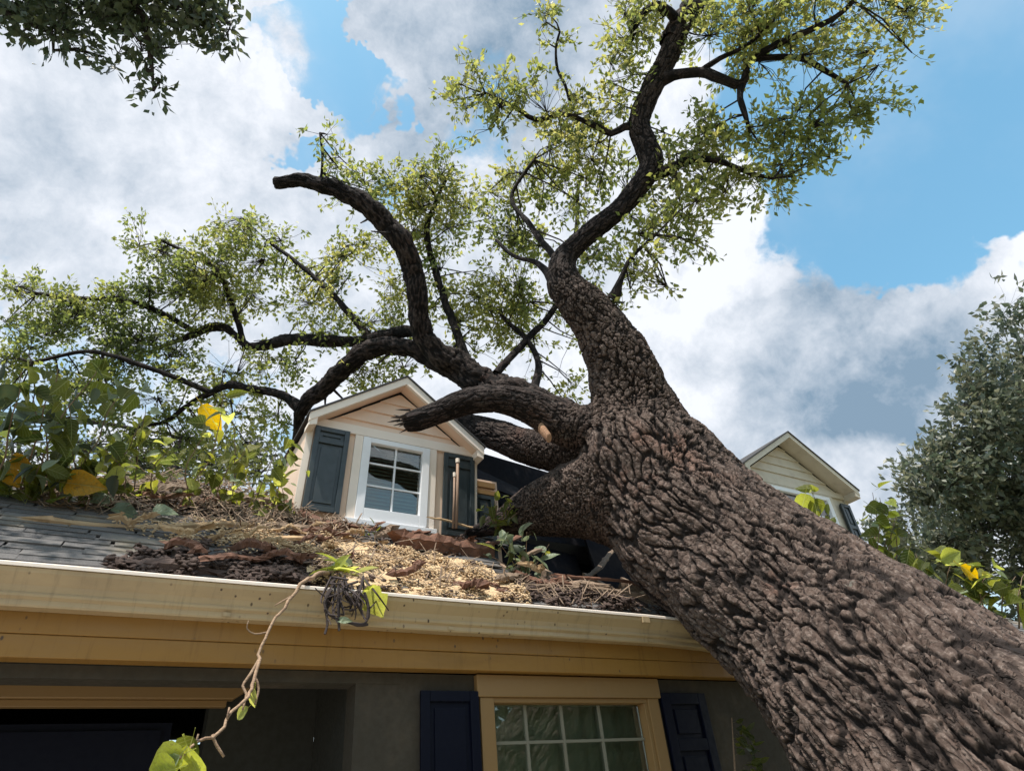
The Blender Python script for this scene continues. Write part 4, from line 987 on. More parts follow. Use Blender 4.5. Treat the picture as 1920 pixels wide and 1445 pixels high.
# its trunk stands left of the frame; branches reach over
br = []
for rows in ([(-500, 60, 4.6, 30), (-150, -60, 4.9, 22), (80, -40, 5.1, 15), (250, 10, 5.2, 10), (280, 90, 5.2, 5), (288, 170, 5.2, 2)], [(80, -40, 5.1, 12), (220, -30, 5.2, 9), (340, 10, 5.3, 6), (420, 40, 5.4, 3)],
             [(-150, -60, 4.9, 12), (0, 20, 5.0, 7), (90, 60, 5.1, 4), (100, 95, 5.1, 2)]):
    nd = spline(px_nodes(rows), 0.12); V_, F_ = tube_np(nd[:, :3], nd[:, 3], 7); mobj('branch', V_, F_, LIMB, tl, smooth=True, attrs={'barkco': V_}); br.append(nd)
cl_tl = [(40, 10, 70, 35, 5.1, 1.3), (140, 20, 80, 45, 5.1, 1.4), (110, 60, 55, 40, 5.1, 1.1), (250, 15, 70, 40, 5.2, 1.6), (240, 70, 50, 40, 5.2, 1.3), (270, 120, 35, 30, 5.2, 1.2), (285, 165, 22, 18, 5.2, 1.0), (350, 20, 60, 40, 5.3, 1.4), (400, 40, 38, 38, 5.3, 1.1), (330, 70, 50, 25, 5.3, .8), (30, 40, 25, 20, 5.1, .7), (210, 110, 30, 20, 5.2, .8),
         (150, -80, 200, 80, 5.1, 1), (380, -70, 80, 60, 5.2, 1), (-120, 0, 80, 60, 5.0, 1)]
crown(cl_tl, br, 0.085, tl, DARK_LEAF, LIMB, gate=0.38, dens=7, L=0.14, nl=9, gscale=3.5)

# trees at the right edge, behind the house
rb = P(1850, 900, 20.0)
tr, s2 = plain_tree('oak_tree', (rb[0]+3.5, rb[1]-1.5, 0), rb[2]+2.5, 0.4, 'tall hazy dark oak rising at the right edge of the view')
cl_r = [(1910, 570, 35, 45, 19, .8), (1895, 630, 38, 45, 19, .9), (1930, 640, 60, 70, 20, 1.4), (1870, 700, 60, 55, 19.5, 1.3), (1920, 760, 70, 60, 20, 1.7), (1840, 790, 60, 50, 19, 1.4), (1900, 850, 80, 60, 20, 2), (1810, 860, 60, 50, 19, 1.4), (1990, 700, 80, 160, 21, 1.5), (2060, 850, 120, 200, 21, 1.5),
        (1770, 900, 60, 45, 19, 1.2), (1720, 890, 50, 35, 18.5, 1), (1850, 940, 80, 50, 20, 1.9), (1760, 960, 60, 40, 19, 1.1), (1710, 950, 35, 40, 18.5, .8), (1910, 980, 80, 60, 20, 2), (1830, 1010, 80, 45, 20, 1.8), (1750, 1020, 60, 35, 19, 1), (1880, 1070, 90, 50, 20, 2), (1800, 1080, 70, 40, 20, 1.5), (1700, 1060, 50, 40, 19, 1), (1930, 1130, 80, 50, 20, 3), (1880, 1030, 90, 60, 20, 2.5), (1960, 1060, 90, 60, 20, 2.5), (1820, 1050, 80, 50, 20, 2), (1650, 1010, 40, 40, 19, .8)]
crown(cl_r, [s2], 0.24, tr, HAZY_LEAF, LIMB, gate=0.45, dens=1.5, L=0.6, nl=9, gscale=0.8, twig_r=0.012)
# tree beyond the ridge at the left
bb = P(330, 860, 15.0)
tb, s3 = plain_tree('oak_tree', (bb[0], bb[1], 0), bb[2]+0.6, 0.3, 'lower greyish oak seen over the ridge left of the dormer')
cl_b = [(300, 860, 90, 50, 15, 1.2), (420, 850, 90, 60, 15, 1.2), (520, 880, 60, 50, 15, 1.2), (180, 870, 90, 50, 15, 1.2), (60, 870, 90, 50, 15, 1.2), (360, 800, 60, 40, 15, .7), (-40, 830, 80, 80, 15, 1), (240, 920, 200, 50, 15, 1)]
crown(cl_b, [s3], 0.17, tb, FAR_LEAF, LIMB, gate=0.43, dens=0.8, L=0.45, nl=9, gscale=0.9, twig_r=0.03)
# trees across the street, behind the camera: they show as dark reflections in the panes
for k, (bx, by, hh) in enumerate(((3.5, -13, 9), (9.5, -15, 11), (-4, -16, 10))):
    tt, s4 = plain_tree('street_tree', (bx, by, 0), hh, 0.25, ['leafy tree across the street, mirrored in the lower panes', 'taller tree across the street, right of the other two', 'tree across the street at the garage side'][k], 'trees across the street')
    n = 2600; q = rng.normal(size=(n, 3)); q /= np.linalg.norm(q, axis=1)[:, None]; q *= (rng.random(n)**0.4)[:, None]
    c0 = np.array([bx, by, hh*0.62]); p = c0+q*np.array([3.4, 3.0, hh*0.40]); g_ = fbm(p*0.7, 3, 31); p = p[g_ > 0.42]
    dd = (p-c0)/np.linalg.norm(p-c0, axis=1)[:, None]; lp, ld, ls = sprigs(p, dd, 0.6, 7, 0.26); Vl, Fl, vr = leaves_np(lp, ls, ld)
    mobj('crown', Vl, Fl, FAR_LEAF, tt, attrs={'var': vr}, kind='stuff')

# ------------------------------------------------------------------ big leaved vines and brush
def big_leaf_mesh(kind, mat):
    """broad leaf with a lobed outline, a folded midrib and a curled tip, unit length"""
    if kind == 0: out = [(0, 0), (0.02, 0.22), (0.18, 0.42), (0.42, 0.46), (0.68, 0.34), (0.88, 0.14), (1.05, 0)]
    elif kind == 1: out = [(0, 0), (0.08, 0.16), (0.30, 0.27), (0.55, 0.29), (0.78, 0.20), (0.95, 0.08), (1.08, 0)]
    else: out = [(0, 0), (-0.10, 0.20), (0.05, 0.38), (0.28, 0.34), (0.40, 0.52), (0.62, 0.36), (0.78, 0.22), (0.88, 0.12), (1.05, 0)]
    V_, F_ = [], []
    def z(x, y): return 0.35*abs(y)-0.22*x*x+0.05*math.sin(x*7+kind)*abs(y)*2
    n = len(out)
    mid = [(x, 0) for x, _ in out]
    for x, y in mid: V_.append((x, 0, z(x, 0)))
    for sg in (1, -1):
        b = len(V_)
        for x, y in out: V_.append((x, sg*y*0.55, z(x, y*0.55)))
        b2 = len(V_)
        for x, y in out: V_.append((x, sg*y, z(x, y)))
        for i in range(n-1):
            for A_, B_ in ((0, b), (b, b2)):
                f = (A_+i, A_+i+1, B_+i+1, B_+i); F_.append(f if sg > 0 else f[::-1])
    # petiole
    b = len(V_)
    for x in (-0.35, 0.0):
        for yy, zz in ((-0.012, 0), (0.012, 0), (0, 0.02)): V_.append((x, yy, zz+(0.06 if x < 0 else 0)))
    for i in range(3): F_.append((b+i, b+(i+1) % 3, b+3+(i+1) % 3, b+3+i))
    me = bpy.data.meshes.new('leaf'); me.from_pydata(V_, [], F_); me.materials.append(mat); me.validate()
    me.polygons.foreach_set('use_smooth', np.ones(len(me.polygons), bool))
    return me
LM = {}
def leaf_mesh(kind, mat):
    k = (kind, mat.name)
    if k not in LM: LM[k] = big_leaf_mesh(kind, mat)
    return LM[k]
def put_leaf(owner, pos, axis, nrm, size, kind, mat, label=None):
    X = Vector(axis).normalized(); N_ = Vector(nrm); Y = N_.cross(X).normalized(); Z = X.cross(Y)
    o = bpy.data.objects.new('leaf', leaf_mesh(kind, mat)); COL.objects.link(o); o.parent = owner
    m = Matrix((X, Y, Z)).transposed().to_4x4(); m = m @ Matrix.Diagonal((size, size*random.uniform(0.8, 1.1), size*random.uniform(0.5, 1.6), 1))
    m.translation = Vector(np.array(pos)-ORG[owner.name]); o.matrix_basis = m
    if label: o['label'] = label
    return o
def pick(ws):
    return random.choices([m for m, _ in ws], [a for _, a in ws])[0]
def vine(owner, stems, nleaf, size, ws, kinds=(0, 1), stemmat=OLDWOOD, r=0.006, spread=0.05):
    q = MB()
    for nodes in stems:
        s_ = spline([(*p, r) for p in nodes], 0.05); s_[:, 3] = np.linspace(r, r*0.35, len(s_)); s_[:, :3] += (np.stack([fbm(s_[:, :3]*6, 2, a) for a in (1, 2, 3)], 1)-0.5)*0.06
        q.tube(s_[:, :3], s_[:, 3], 5)
        for i in range(nleaf):
            j = random.randrange(len(s_)//5, len(s_)); p = s_[j, :3]+rng.normal(0, spread, 3)
            axis = rng.normal(0, 1, 3); axis[2] -= 0.3; nr = rng.normal(0, 0.6, 3)+np.array([0, -0.5, 0.8])
            put_leaf(owner, p, axis, nr, size*random.uniform(0.5, 1.25), random.choice(kinds), pick(ws))
    q.build('stem', stemmat, owner)
LW = [(GREEN_LEAF, 8), (DARK_LEAF, 2), (PALE_LEAF, 0.8), (LIME_LEAF, 0.25), (YELLOW_LEAF, 0.08)]
v1 = empty('fallen_vine', tuple(onroof(120, 960)), 'heap of broad green and yellow vine leaves at the left end of the roof', 'vine')
stems = []
for (x, y, x2, y2) in [(-20, 940, 40, 700), (30, 935, 110, 690), (60, 940, 180, 690), (90, 945, 60, 740), (120, 940, 230, 720), (150, 950, 130, 760), (0, 930, -30, 780), (180, 950, 260, 790), (40, 935, 20, 820), (210, 955, 200, 840), (100, 945, 160, 860), (20, 930, 80, 870)]:
    a = onroof(x, y); d0 = (a-CAM)@np.array(fwd); dd = d0+random.uniform(-0.25, 0.15)
    m_ = P((x+x2)/2+random.uniform(-30, 30), (y+y2)/2, (d0+dd)/2); stems.append([a, m_, P(x2, y2, dd)])
vine(v1, stems, 20, 0.125, LW, r=0.007, spread=0.06)
for (x, y, d_, s_, m_, lb, an) in [(125, 905, 4.0, 0.22, ORANGE_LEAF, 'large orange leaf at the foot of the heap', 0.1), (20, 860, 3.9, 0.13, ORANGE_LEAF, None, 0.4), (18, 880, 3.9, 0.12, ORANGE_LEAF, None, 1.2), (30, 770, 4.0, 0.16, DARK_LEAF, None, 0.2), (170, 745, 4.2, 0.17, GREEN_LEAF, None, -0.3),
                            (40, 790, 4.0, 0.15, PALE_LEAF, None, -0.6), (160, 690, 4.2, 0.16, GREEN_LEAF, None, 0.3)]:
    put_leaf(v1, P(x, y, d_), right_np*math.cos(an)-upv_np*math.sin(an), -fwd_np+upv_np*0.45, s_, 0, m_, lb)
v2 = empty('leafy_branch', tuple(onroof(420, 960)), 'green leafy brush tangled with bare stems left of the cream dormer', 'branch')
stems = []
for (x, y, x2, y2) in [(250, 950, 270, 760), (300, 955, 330, 830), (330, 955, 420, 740), (360, 960, 390, 800), (400, 960, 470, 830), (430, 965, 440, 790), (460, 965, 520, 850), (490, 970, 500, 900), (510, 972, 540, 840), (540, 975, 530, 900), (280, 950, 240, 860), (450, 965, 400, 880)]:
    a = onroof(x, y); d0 = (a-CAM)@np.array(fwd); dd = d0+random.uniform(-0.3, 0.1)
    m_ = P((x+x2)/2+random.uniform(-30, 30), (y+y2)/2, (d0+dd)/2); stems.append([a, m_, P(x2, y2, dd)])
vine(v2, stems, 16, 0.10, [(GREEN_LEAF, 6), (PALE_LEAF, 1), (LIME_LEAF, 1)], r=0.006, spread=0.05)
put_leaf(v2, P(378, 758, 4.9), right_np*0.55-upv_np*0.8, -fwd_np+right_np*0.4, 0.24, 1, YELLOW_LEAF, 'bright yellow leaf standing above the brush')
put_leaf(v2, P(425, 745, 4.9), right_np*0.9+upv_np*0.35, -fwd_np+upv_np*0.4, 0.15, 1, GREEN_LEAF)
# loose pale leaves lying below the heap
for i, (x, y, sz, m_, lb) in enumerate([(235, 972, 0.18, PALE_LEAF, 'wide pale grey green leaf lying in front of the brush, left of its twin'), (305, 978, 0.15, PALE_LEAF, 'smaller pale grey green leaf lying on the long splintered plank'), (190, 958, 0.16, PALE_LEAF, 'pale leaf tucked under the heap of vine leaves'),
                              (120, 960, 0.14, GREEN_LEAF, 'green leaf on the bare shingles below the orange leaf'), (495, 978, 0.12, LIME_LEAF, 'lime leaf on the pale debris near the left shutter'), (510, 968, 0.10, LIME_LEAF, 'small lime leaf nearest the left shutter')]):
    uu, vv = roof_uv(onroof(x, y)); pos = RP(uu-sz*0.5, vv, 0.05)
    me = leaf_mesh(0, m_); o = bpy.data.objects.new('fallen_leaf', me); COL.objects.link(o)
    X = Vector(ex+rng.normal(0, 0.3, 3)).normalized(); N_ = Vector(en+np.array([0, -0.55, 0.0])); Y = N_.cross(X).normalized(); Z = X.cross(Y)
    m = Matrix((X, Y, Z)).transposed().to_4x4() @ Matrix.Diagonal((sz, sz, sz, 1)); m.translation = Vector(pos); o.matrix_world = m
    tag(o, lb, 'leaf', 'loose leaves on the roof')
v3 = empty('climbing_vine', tuple(P(1760, 1080, 4.4)), 'broad leaved vine growing over the upper side of the trunk at right', 'vine')
stems = []
for (x, y, x2, y2, d_) in [(1650, 1040, 1650, 930, 5.3), (1660, 1050, 1680, 960, 5.2), (1640, 1030, 1650, 980, 5.2), (1690, 1060, 1660, 950, 5.3), (1740, 1090, 1720, 1040, 4.9), (1770, 1100, 1780, 1045, 4.8), (1800, 1110, 1830, 1060, 4.6), (1850, 1130, 1850, 1080, 4.5), (1880, 1140, 1905, 1080, 4.4), (1910, 1150, 1930, 1060, 4.4), (1830, 1120, 1890, 1110, 4.5)]:
    stems.append([P(x, y+30, d_), P((x+x2)/2+random.uniform(-10, 10), (y+y2)/2, d_), P(x2, y2, d_+random.uniform(-0.1, 0.1))])
vine(v3, stems, 11, 0.125, [(GREEN_LEAF, 6), (LIME_LEAF, 1.8), (PALE_LEAF, 0.5)], r=0.006, spread=0.055)
put_leaf(v3, P(1800, 1060, 4.5), right_np*0.85-upv_np*0.55, -fwd_np+upv_np*0.3, 0.19, 1, YELLOW_LEAF, 'bright yellow leaf')
put_leaf(v3, P(1765, 1050, 4.55), right_np*0.9+upv_np*0.4, -fwd_np+upv_np*0.5, 0.17, 0, LIME_LEAF)
put_leaf(v3, P(1525, 935, 6.2), -upv_np+right_np*0.3, -fwd_np, 0.2, 0, GREEN_LEAF); put_leaf(v3, P(1510, 925, 6.2), -upv_np-right_np*0.2, -fwd_np, 0.2, 0, LIME_LEAF)
vine(v3, [[P(1560, 1010, 6.1), P(1545, 970, 6.2), P(1520, 920, 6.2)]], 10, 0.14, [(GREEN_LEAF, 3), (LIME_LEAF, 1)], r=0.006, spread=0.05)
for k in range(1):
    vine(v3, [[P(1640, 1010, 6.1), P(1645, 965, 6.2), P(1635, 925, 6.2)]], 16, 0.11, [(GREEN_LEAF, 3), (PALE_LEAF, 1)], r=0.006, spread=0.07)

# ------------------------------------------------------------------ things lying on the roof
def shard(owner_name, p0, p1, wd, th, mat, label, cat, lift=0.03, seed=0, group=None, rough=0.3, end=0.06):
    """long irregular split piece of wood or bark lying from p0 to p1"""
    p0, p1 = np.array(p0), np.array(p1); L = np.linalg.norm(p1-p0); X = (p1-p0)/L; Zn = en-X*(en@X); Zn /= np.linalg.norm(Zn); Y = np.cross(Zn, X)
    rs = np.random.default_rng(seed+5); n = 18; m_ = 6; V_ = []; 
    ts = np.linspace(0, 1, n); ph = rs.random(3)*6
    for i, t in enumerate(ts):
        wv = wd*(0.55+0.45*math.sin(math.pi*min(1, max(0, t*0.92+0.04)))**0.5)*(1+rough*(rs.random()-0.5))
        c = p0+X*(L*t)+Zn*(lift+0.02*math.sin(t*5+ph[0]))+Y*(0.02*math.sin(t*7+ph[1]))
        hh = th*(1+rough*(rs.random()-0.5))
        jit = rs.random(6)*rough*0.6
        prof_ = [(-0.5, 0), (-0.42, 0.7), (-0.1, 1.0), (0.25, 0.85), (0.5, 0.3), (0.35, 0)]
        for (a_, b_), j_ in zip(prof_, jit): V_.append(c+Y*(a_*wv*(1-j_))+Zn*(b_*hh*(1-j_))+X*(end*(rs.random()-0.5)*(3 if i in (0, n-1) else 0.3)))
    F_ = [(i*m_+j, (i+1)*m_+j, (i+1)*m_+(j+1) % m_, i*m_+(j+1) % m_) for i in range(n-1) for j in range(m_)]
    F_ += [tuple(range(m_)), tuple(range((n-1)*m_+m_-1, (n-1)*m_-1, -1))]
    o = mobj(owner_name, V_, F_, mat, origin=tuple((p0+p1)/2)); tag(o, label, cat, group); return o
shard('splintered_plank', onroof(62, 984), onroof(480, 1000), 0.09, 0.035, SPLINTER, 'long pale splintered plank lying across the shingles at left', 'plank', 0.02, 1)
shard('splintered_plank', onroof(330, 1012), onroof(620, 1022), 0.08, 0.03, SPLINTER, 'pale splintered plank below and right of the longest one', 'plank', 0.02, 2)
shard('bark_slab', onroof(520, 962), onroof(652, 1012), 0.12, 0.07, REDWOOD, 'rust brown bark slab leaning below the left shutter', 'bark', 0.05, 3)
shard('bark_slab', onroof(470, 990), onroof(640, 1020), 0.07, 0.05, OLDWOOD, 'grey brown bark strip under the rust brown slab', 'bark', 0.03, 4)
shard('rotten_log', onroof(735, 1032), onroof(905, 1045), 0.20, 0.13, REDWOOD, 'split reddish rotten log in front of the dormer window', 'log', 0.03, 6)
shard('splintered_plank', onroof(800, 1012), onroof(930, 1026), 0.05, 0.02, SPLINTER, 'short pale splinter on top of the reddish log', 'plank', 0.17, 7)
shard('roof_batten', RP(*roof_uv(onroof(990, 1108)), 0.02), RP(*roof_uv(onroof(1290, 1150)), 0.03), 0.05, 0.035, OLDWOOD, 'broken batten along the edge of the dark hole above the gutter', 'batten', 0.03, 8)
shard('roof_batten', RP(*roof_uv(onroof(1040, 1098)), 0.03), RP(*roof_uv(onroof(1230, 1136)), 0.06), 0.03, 0.025, REDWOOD, 'thinner reddish batten beside the broken one at the hole', 'batten', 0.06, 9)
shard('bark_slab', onroof(400, 1082), onroof(560, 1098), 0.1, 0.05, SOIL, 'dark bark slab near the gutter left of the root clump', 'bark', 0.02, 10)
shard('bark_slab', onroof(215, 1068), onroof(390, 1082), 0.12, 0.05, SOIL, 'dark bark slab lying on the shingles furthest left near the gutter', 'bark', 0.02, 12)
shard('bark_slab', onroof(300, 925), onroof(500, 955), 0.10, 0.06, OLDWOOD, 'grey bark strip under the leafy brush', 'bark', 0.04, 13)
shard('bark_slab', onroof(150, 912), onroof(330, 935), 0.10, 0.06, OLDWOOD, 'grey bark strip behind the vine heap', 'bark', 0.05, 14)
LMK = [(735, 1000, 'the dormer window'), (610, 970, 'the left shutter'), (858, 1000, 'the rusty pipes'), (820, 1040, 'the reddish log'), (650, 1080, 'the root clump'), (985, 1070, 'the torn sprig'), (150, 915, 'the big orange leaf'),
       (305, 978, 'the pale grey leaves'), (420, 940, 'the leafy brush'), (300, 1068, 'the leftmost dark bark slab'), (480, 1090, 'the dark slab near the roots'), (1150, 1125, 'the broken batten'), (480, 1015, 'the second splintered plank')]
USED = set()
def where(x, y):
    for a_, b_, nm in sorted(LMK, key=lambda q_: math.hypot(q_[0]-x, (q_[1]-y)*1.6)):
        dx, dy = x-a_, y-b_
        opts = ['left of', 'just below', 'just above', 'right of'] if dx < 0 else ['right of', 'just above', 'just below', 'left of']
        if abs(dy) > abs(dx)*0.5: opts = (['just below'] if dy > 0 else ['just above'])+opts[:1]
        else: opts = opts[:1]
        for o_ in opts:
            if (o_, nm) not in USED: USED.add((o_, nm)); return o_+' '+nm
    return 'among the roof debris'
pieces = {'r': (REDWOOD, 'rust red piece of rotten bark lying', 'bark', 'rust red bark pieces'), 'p': (SPLINTER, 'small pale wood splinter lying', 'splinter', 'small pale splinters'), 'g': (OLDWOOD, 'grey brown bark piece lying', 'bark', 'grey brown bark pieces')}
k = 0
for kd, spots_ in (('r', [(600, 1020), (575, 1035), (640, 1075), (560, 1068), (520, 1072), (470, 1060), (770, 1022), (820, 1035), (870, 1030), (900, 1110), (930, 1120), (880, 1118), (1010, 1105), (1040, 1112), (690, 1010), (300, 955), (380, 960), (760, 1100), (340, 1062), (430, 1078)]),
                  ('p', [(540, 1015), (460, 1025), (400, 1030), (580, 1008), (350, 1020), (700, 1035), (660, 1025), (250, 1000), (500, 1040), (1000, 1090), (610, 1048), (120, 930), (60, 925)]),
                  ('g', [(330, 940), (420, 950), (480, 960), (540, 985), (250, 935), (620, 990), (950, 1100), (720, 1018), (200, 930), (590, 965), (1080, 1118), (1150, 1128)])):
    mt, lb, ct, gp = pieces[kd]; USED.clear()
    for (x, y) in spots_:
        k += 1; uu, vv = roof_uv(onroof(x, y)); L = random.uniform(0.12, 0.34)*(0.7 if kd == 'p' else 1); an = random.gauss(0, 0.45); hh_ = random.uniform(0.0, 0.05)
        a_ = RP(uu-L/2*math.cos(an), vv-L/2*math.sin(an), hh_); b_ = RP(uu+L/2*math.cos(an), vv+L/2*math.sin(an), hh_+random.uniform(-0.01, 0.06))
        shard({'r': 'bark_piece', 'p': 'splinter', 'g': 'bark_piece'}[kd], a_, b_, random.uniform(0.05, 0.12)*(0.5 if kd == 'p' else 1), random.uniform(0.02, 0.05), mt, lb+' '+where(x, y), ct, 0.03, 40+k, gp, rough=0.6, end=0.05)
for n_, (x0, y0, x1, y1, h0, h1, wd, mt, lb) in enumerate((
        (955, 1075, 1010, 1085, 0.0, 0.22, 0.07, OLDWOOD, 'snapped board tilting up beside the torn sprig'), (1080, 1100, 1150, 1060, -0.05, 0.16, 0.06, OLDWOOD, 'snapped board reaching into the dark hole from the gutter side'),
        (1180, 1120, 1270, 1118, 0.0, 0.14, 0.07, SPLINTER, 'pale snapped lath against the underside of the trunk'), (1010, 1100, 1120, 1120, 0.0, 0.06, 0.09, OLDWOOD, 'broad split board along the lower edge of the hole'),
        (900, 1040, 985, 1020, 0.02, 0.12, 0.08, REDWOOD, 'reddish split board between the log and the dark hole'), (1120, 1110, 1200, 1140, 0.03, 0.0, 0.08, SOIL, 'charred looking board lying below the broken batten'))):
    ua, va = roof_uv(onroof(x0, y0)); ub, vb = roof_uv(onroof(x1, y1)); shard('snapped_board', RP(ua, va, h0), RP(ub, vb, h1), wd, 0.025, mt, lb, 'board', 0.02, 300+n_, 'snapped boards at the hole', rough=0.45, end=0.09)
# terracotta block and two upright pipes
bp_ = onroof(838, 1006); q = MB(); q.box(bp_[0]-0.07, bp_[0]+0.10, bp_[1]-0.06, bp_[1]+0.05, bp_[2]-0.02, bp_[2]+0.13)
tag(q.build('clay_block', BRICKM, origin=tuple(bp_), bevel=0.008), 'terracotta block sitting below the right shutter', 'block')
for (xp, y0, y1, rr_, lb) in ((855, 990, 862, 0.014, 'taller upright rusty pipe in front of the right shutter'), (849, 990, 888, 0.010, 'shorter thin pipe beside the taller one at the right shutter')):
    a = onY(xp, y0, 4.86); b = onY(xp+3, y1, 4.86); t_ = empty('vent_pipe', tuple(a), lb, 'pipe')
    MB().tube([a, (a+b)/2+np.array([0.004, 0, 0]), b], [rr_]*3, 12).build('pipe', PIPE, t_, smooth=True); MB().tube([b-np.array([0, 0, 0.03]), b+np.array([0, 0, 0.012])], [rr_*1.45]*2, 12).build('cap', RAKE, t_)

# litter: chips, straw, mulch (uncountable)
CH = np.array([(-.5, -.5, 0), (.5, -.4, 0), (.45, .5, 0), (-.4, .45, 0), (-.35, -.3, .6), (.4, -.25, .5), (.3, .3, .6), (-.3, .35, .4)])
CF = np.array(BOXF)
def litter(name, regions, mat, label, lenr, wr, tilt=0.35, hmax=0.05, kindlab='litter'):
    VV, FF, vr, nn = [], [], [], 0
    for (poly, cnt) in regions:
        pu = [roof_uv(onroof(*p)) for p in poly]; a = np.array(pu); lo, hi = a.min(0), a.max(0); k = 0; tries = 0
        while k < cnt and tries < cnt*20:
            tries += 1; u, v = rng.uniform(lo, hi)
            if not inpoly(u, v, pu) or noise.noise((u*4, v*6, 0)) < -0.25: continue
            L = random.uniform(*lenr); W = random.uniform(*wr); an = rng.normal(0, 1.0); tl_ = rng.normal(0, tilt)
            X = ex*math.cos(an)+ey*math.sin(an)+en*tl_; X /= np.linalg.norm(X); Y = np.cross(en, X); Y /= np.linalg.norm(Y); Z = np.cross(X, Y)
            hb = 0.012+hmax*max(0, 0.5+noise.noise((u*5, v*7, 1)))*random.random()
            c = RP(u, v, hb); V_ = c+np.outer(CH[:, 0]*L, X)+np.outer(CH[:, 1]*W, Y)+np.outer(CH[:, 2]*W*0.6, Z)
            VV.append(V_); FF.append(CF+nn); nn += 8; vr += [random.random()]*8; k += 1
    o = mobj(name, np.vstack(VV), np.vstack(FF), mat, attrs={'var': vr}, origin=tuple(onroof(600, 1060)), kind='stuff'); o['label'] = label; o['category'] = kindlab; return o
straw_poly = [(560, 1045), (640, 1015), (760, 1040), (900, 1065), (960, 1100), (1000, 1140), (700, 1122), (580, 1105)]
litter('wood_chips', [(straw_poly, 8000), ([(200, 985), (500, 990), (760, 1040), (560, 1060), (330, 1035)], 1900), ([(480, 985), (640, 1005), (620, 1060), (430, 1030)], 1500)], CHIP, 'pale wood chips and straw spread over the roof above the gutter', (0.012, 0.036), (0.007, 0.018), hmax=0.09)
litter('mulch', [([(200, 1060), (330, 1040), (560, 1058), (640, 1100), (560, 1108), (380, 1095), (200, 1080)], 2200), ([(950, 1090), (1010, 1095), (1290, 1160), (1000, 1140)], 1200), (straw_poly, 350), ([(700, 1000), (900, 1010), (900, 1050), (720, 1040)], 350),
                 ([(60, 905), (300, 915), (560, 950), (540, 985), (200, 960)], 1500)], SOIL, 'dark mulch and rotten bark crumbs strewn over the roof', (0.02, 0.075), (0.01, 0.035), hmax=0.09)
litter('twig_litter', [([(0, 900), (300, 905), (560, 945), (560, 990), (300, 985), (60, 955)], 1500), ([(480, 960), (700, 1000), (640, 1040), (430, 1010)], 500), (straw_poly, 250), ([(950, 1090), (1010, 1100), (1290, 1160), (1000, 1140)], 200)], OLDWOOD, 'bare twigs and splinters lying in tangles over the roof', (0.08, 0.26), (0.005, 0.013), tilt=0.5, hmax=0.14)
# heaped straw mat under the chips
pu = [roof_uv(onroof(*p)) for p in straw_poly]; a = np.array(pu); q = MB(); idx2 = {}
U_ = np.arange(a[:, 0].min(), a[:, 0].max(), 0.02); W_ = np.arange(-0.04, a[:, 1].max(), 0.02)
def mh(u, v):
    return 0.02+0.035*(noise.fractal((u*6, v*8, 0), 1.0, 2.0, 4)+0.3)
for i, u in enumerate(U_):
    for j, v in enumerate(W_):
        if inpoly(u+0.04*noise.noise((u*7, v*7, 5)), v+0.04*noise.noise((u*7, v*7, 8)), pu):
            ids = []
            for di, dj in ((0, 0), (1, 0), (1, 1), (0, 1)):
                k = (i+di, j+dj)
                if k not in idx2: uu = u+di*0.02; vv = v+dj*0.02; idx2[k] = len(q.v); q.v.append(tuple(RP(uu, vv, mh(uu, vv)))); q.var.append(0.2)
                ids.append(idx2[k])
            q.f.append(tuple(ids))
mat_o = q.build('straw_mat', CHIP, smooth=True, kind='stuff'); tag(mat_o, 'tan mat of shredded straw banked above the gutter', 'straw')

# ------------------------------------------------------------------ hanging vine, root clump, sprigs
def ny(rows):
    return [(*onY(x, y, Y), w_*Y/ray(x, y)[1]/F) for x, y, Y, w_ in rows]
hv = empty('hanging_vine', tuple(onY(590, 1085, 3.34)), 'thin dry vine trailing from the gutter with lime leaves at its tip', 'vine')
pts = [(612, 1068, 3.5, 4), (580, 1085, 3.36, 4), (545, 1118, 3.31, 3.5), (520, 1160, 3.27, 3), (500, 1195, 3.24, 2.8), (486, 1235, 3.2, 3.2), (476, 1275, 3.15, 3.6), (455, 1318, 3.05, 3), (425, 1350, 2.98, 3), (395, 1378, 2.92, 3), (365, 1398, 2.88, 2.8), (335, 1420, 2.85, 2.5)]
s_ = spline(ny(pts), 0.03); s_[:, :3] += (np.stack([fbm(s_[:, :3]*14, 2, a) for a in (1, 2, 3)], 1)-0.5)*0.05
VINEW = wood_mat("dry_vine", (0.45, 0.30, 0.19), (0.24, 0.14, 0.09), 40)
MB().tube(s_[:, :3], s_[:, 3], 6).build('stem', VINEW, hv, smooth=True)
for rows in ([(486, 1235, 3.2, 3), (470, 1262, 3.15, 3), (455, 1285, 3.12, 2.5), (462, 1300, 3.1, 2.5), (455, 1330, 3.06, 2)], [(398, 1376, 2.92, 3), (405, 1395, 2.92, 3), (420, 1418, 2.92, 2.5)], [(478, 1270, 3.15, 3), (485, 1290, 3.15, 2.5), (478, 1320, 3.13, 2)], [(505, 1184, 3.25, 1.8), (478, 1188, 3.25, 1.5), (463, 1178, 3.25, 1.2), (466, 1163, 3.25, 1)], [(545, 1118, 3.3, 2), (515, 1135, 3.3, 1.2)], [(425, 1350, 2.98, 2.5), (430, 1325, 2.98, 1.8)], [(365, 1398, 2.88, 2.5), (372, 1375, 2.88, 1.8)]):
    n_ = spline(ny(rows), 0.02); MB().tube(n_[:, :3], n_[:, 3], 5).build('tendril', VINEW, hv, smooth=True)
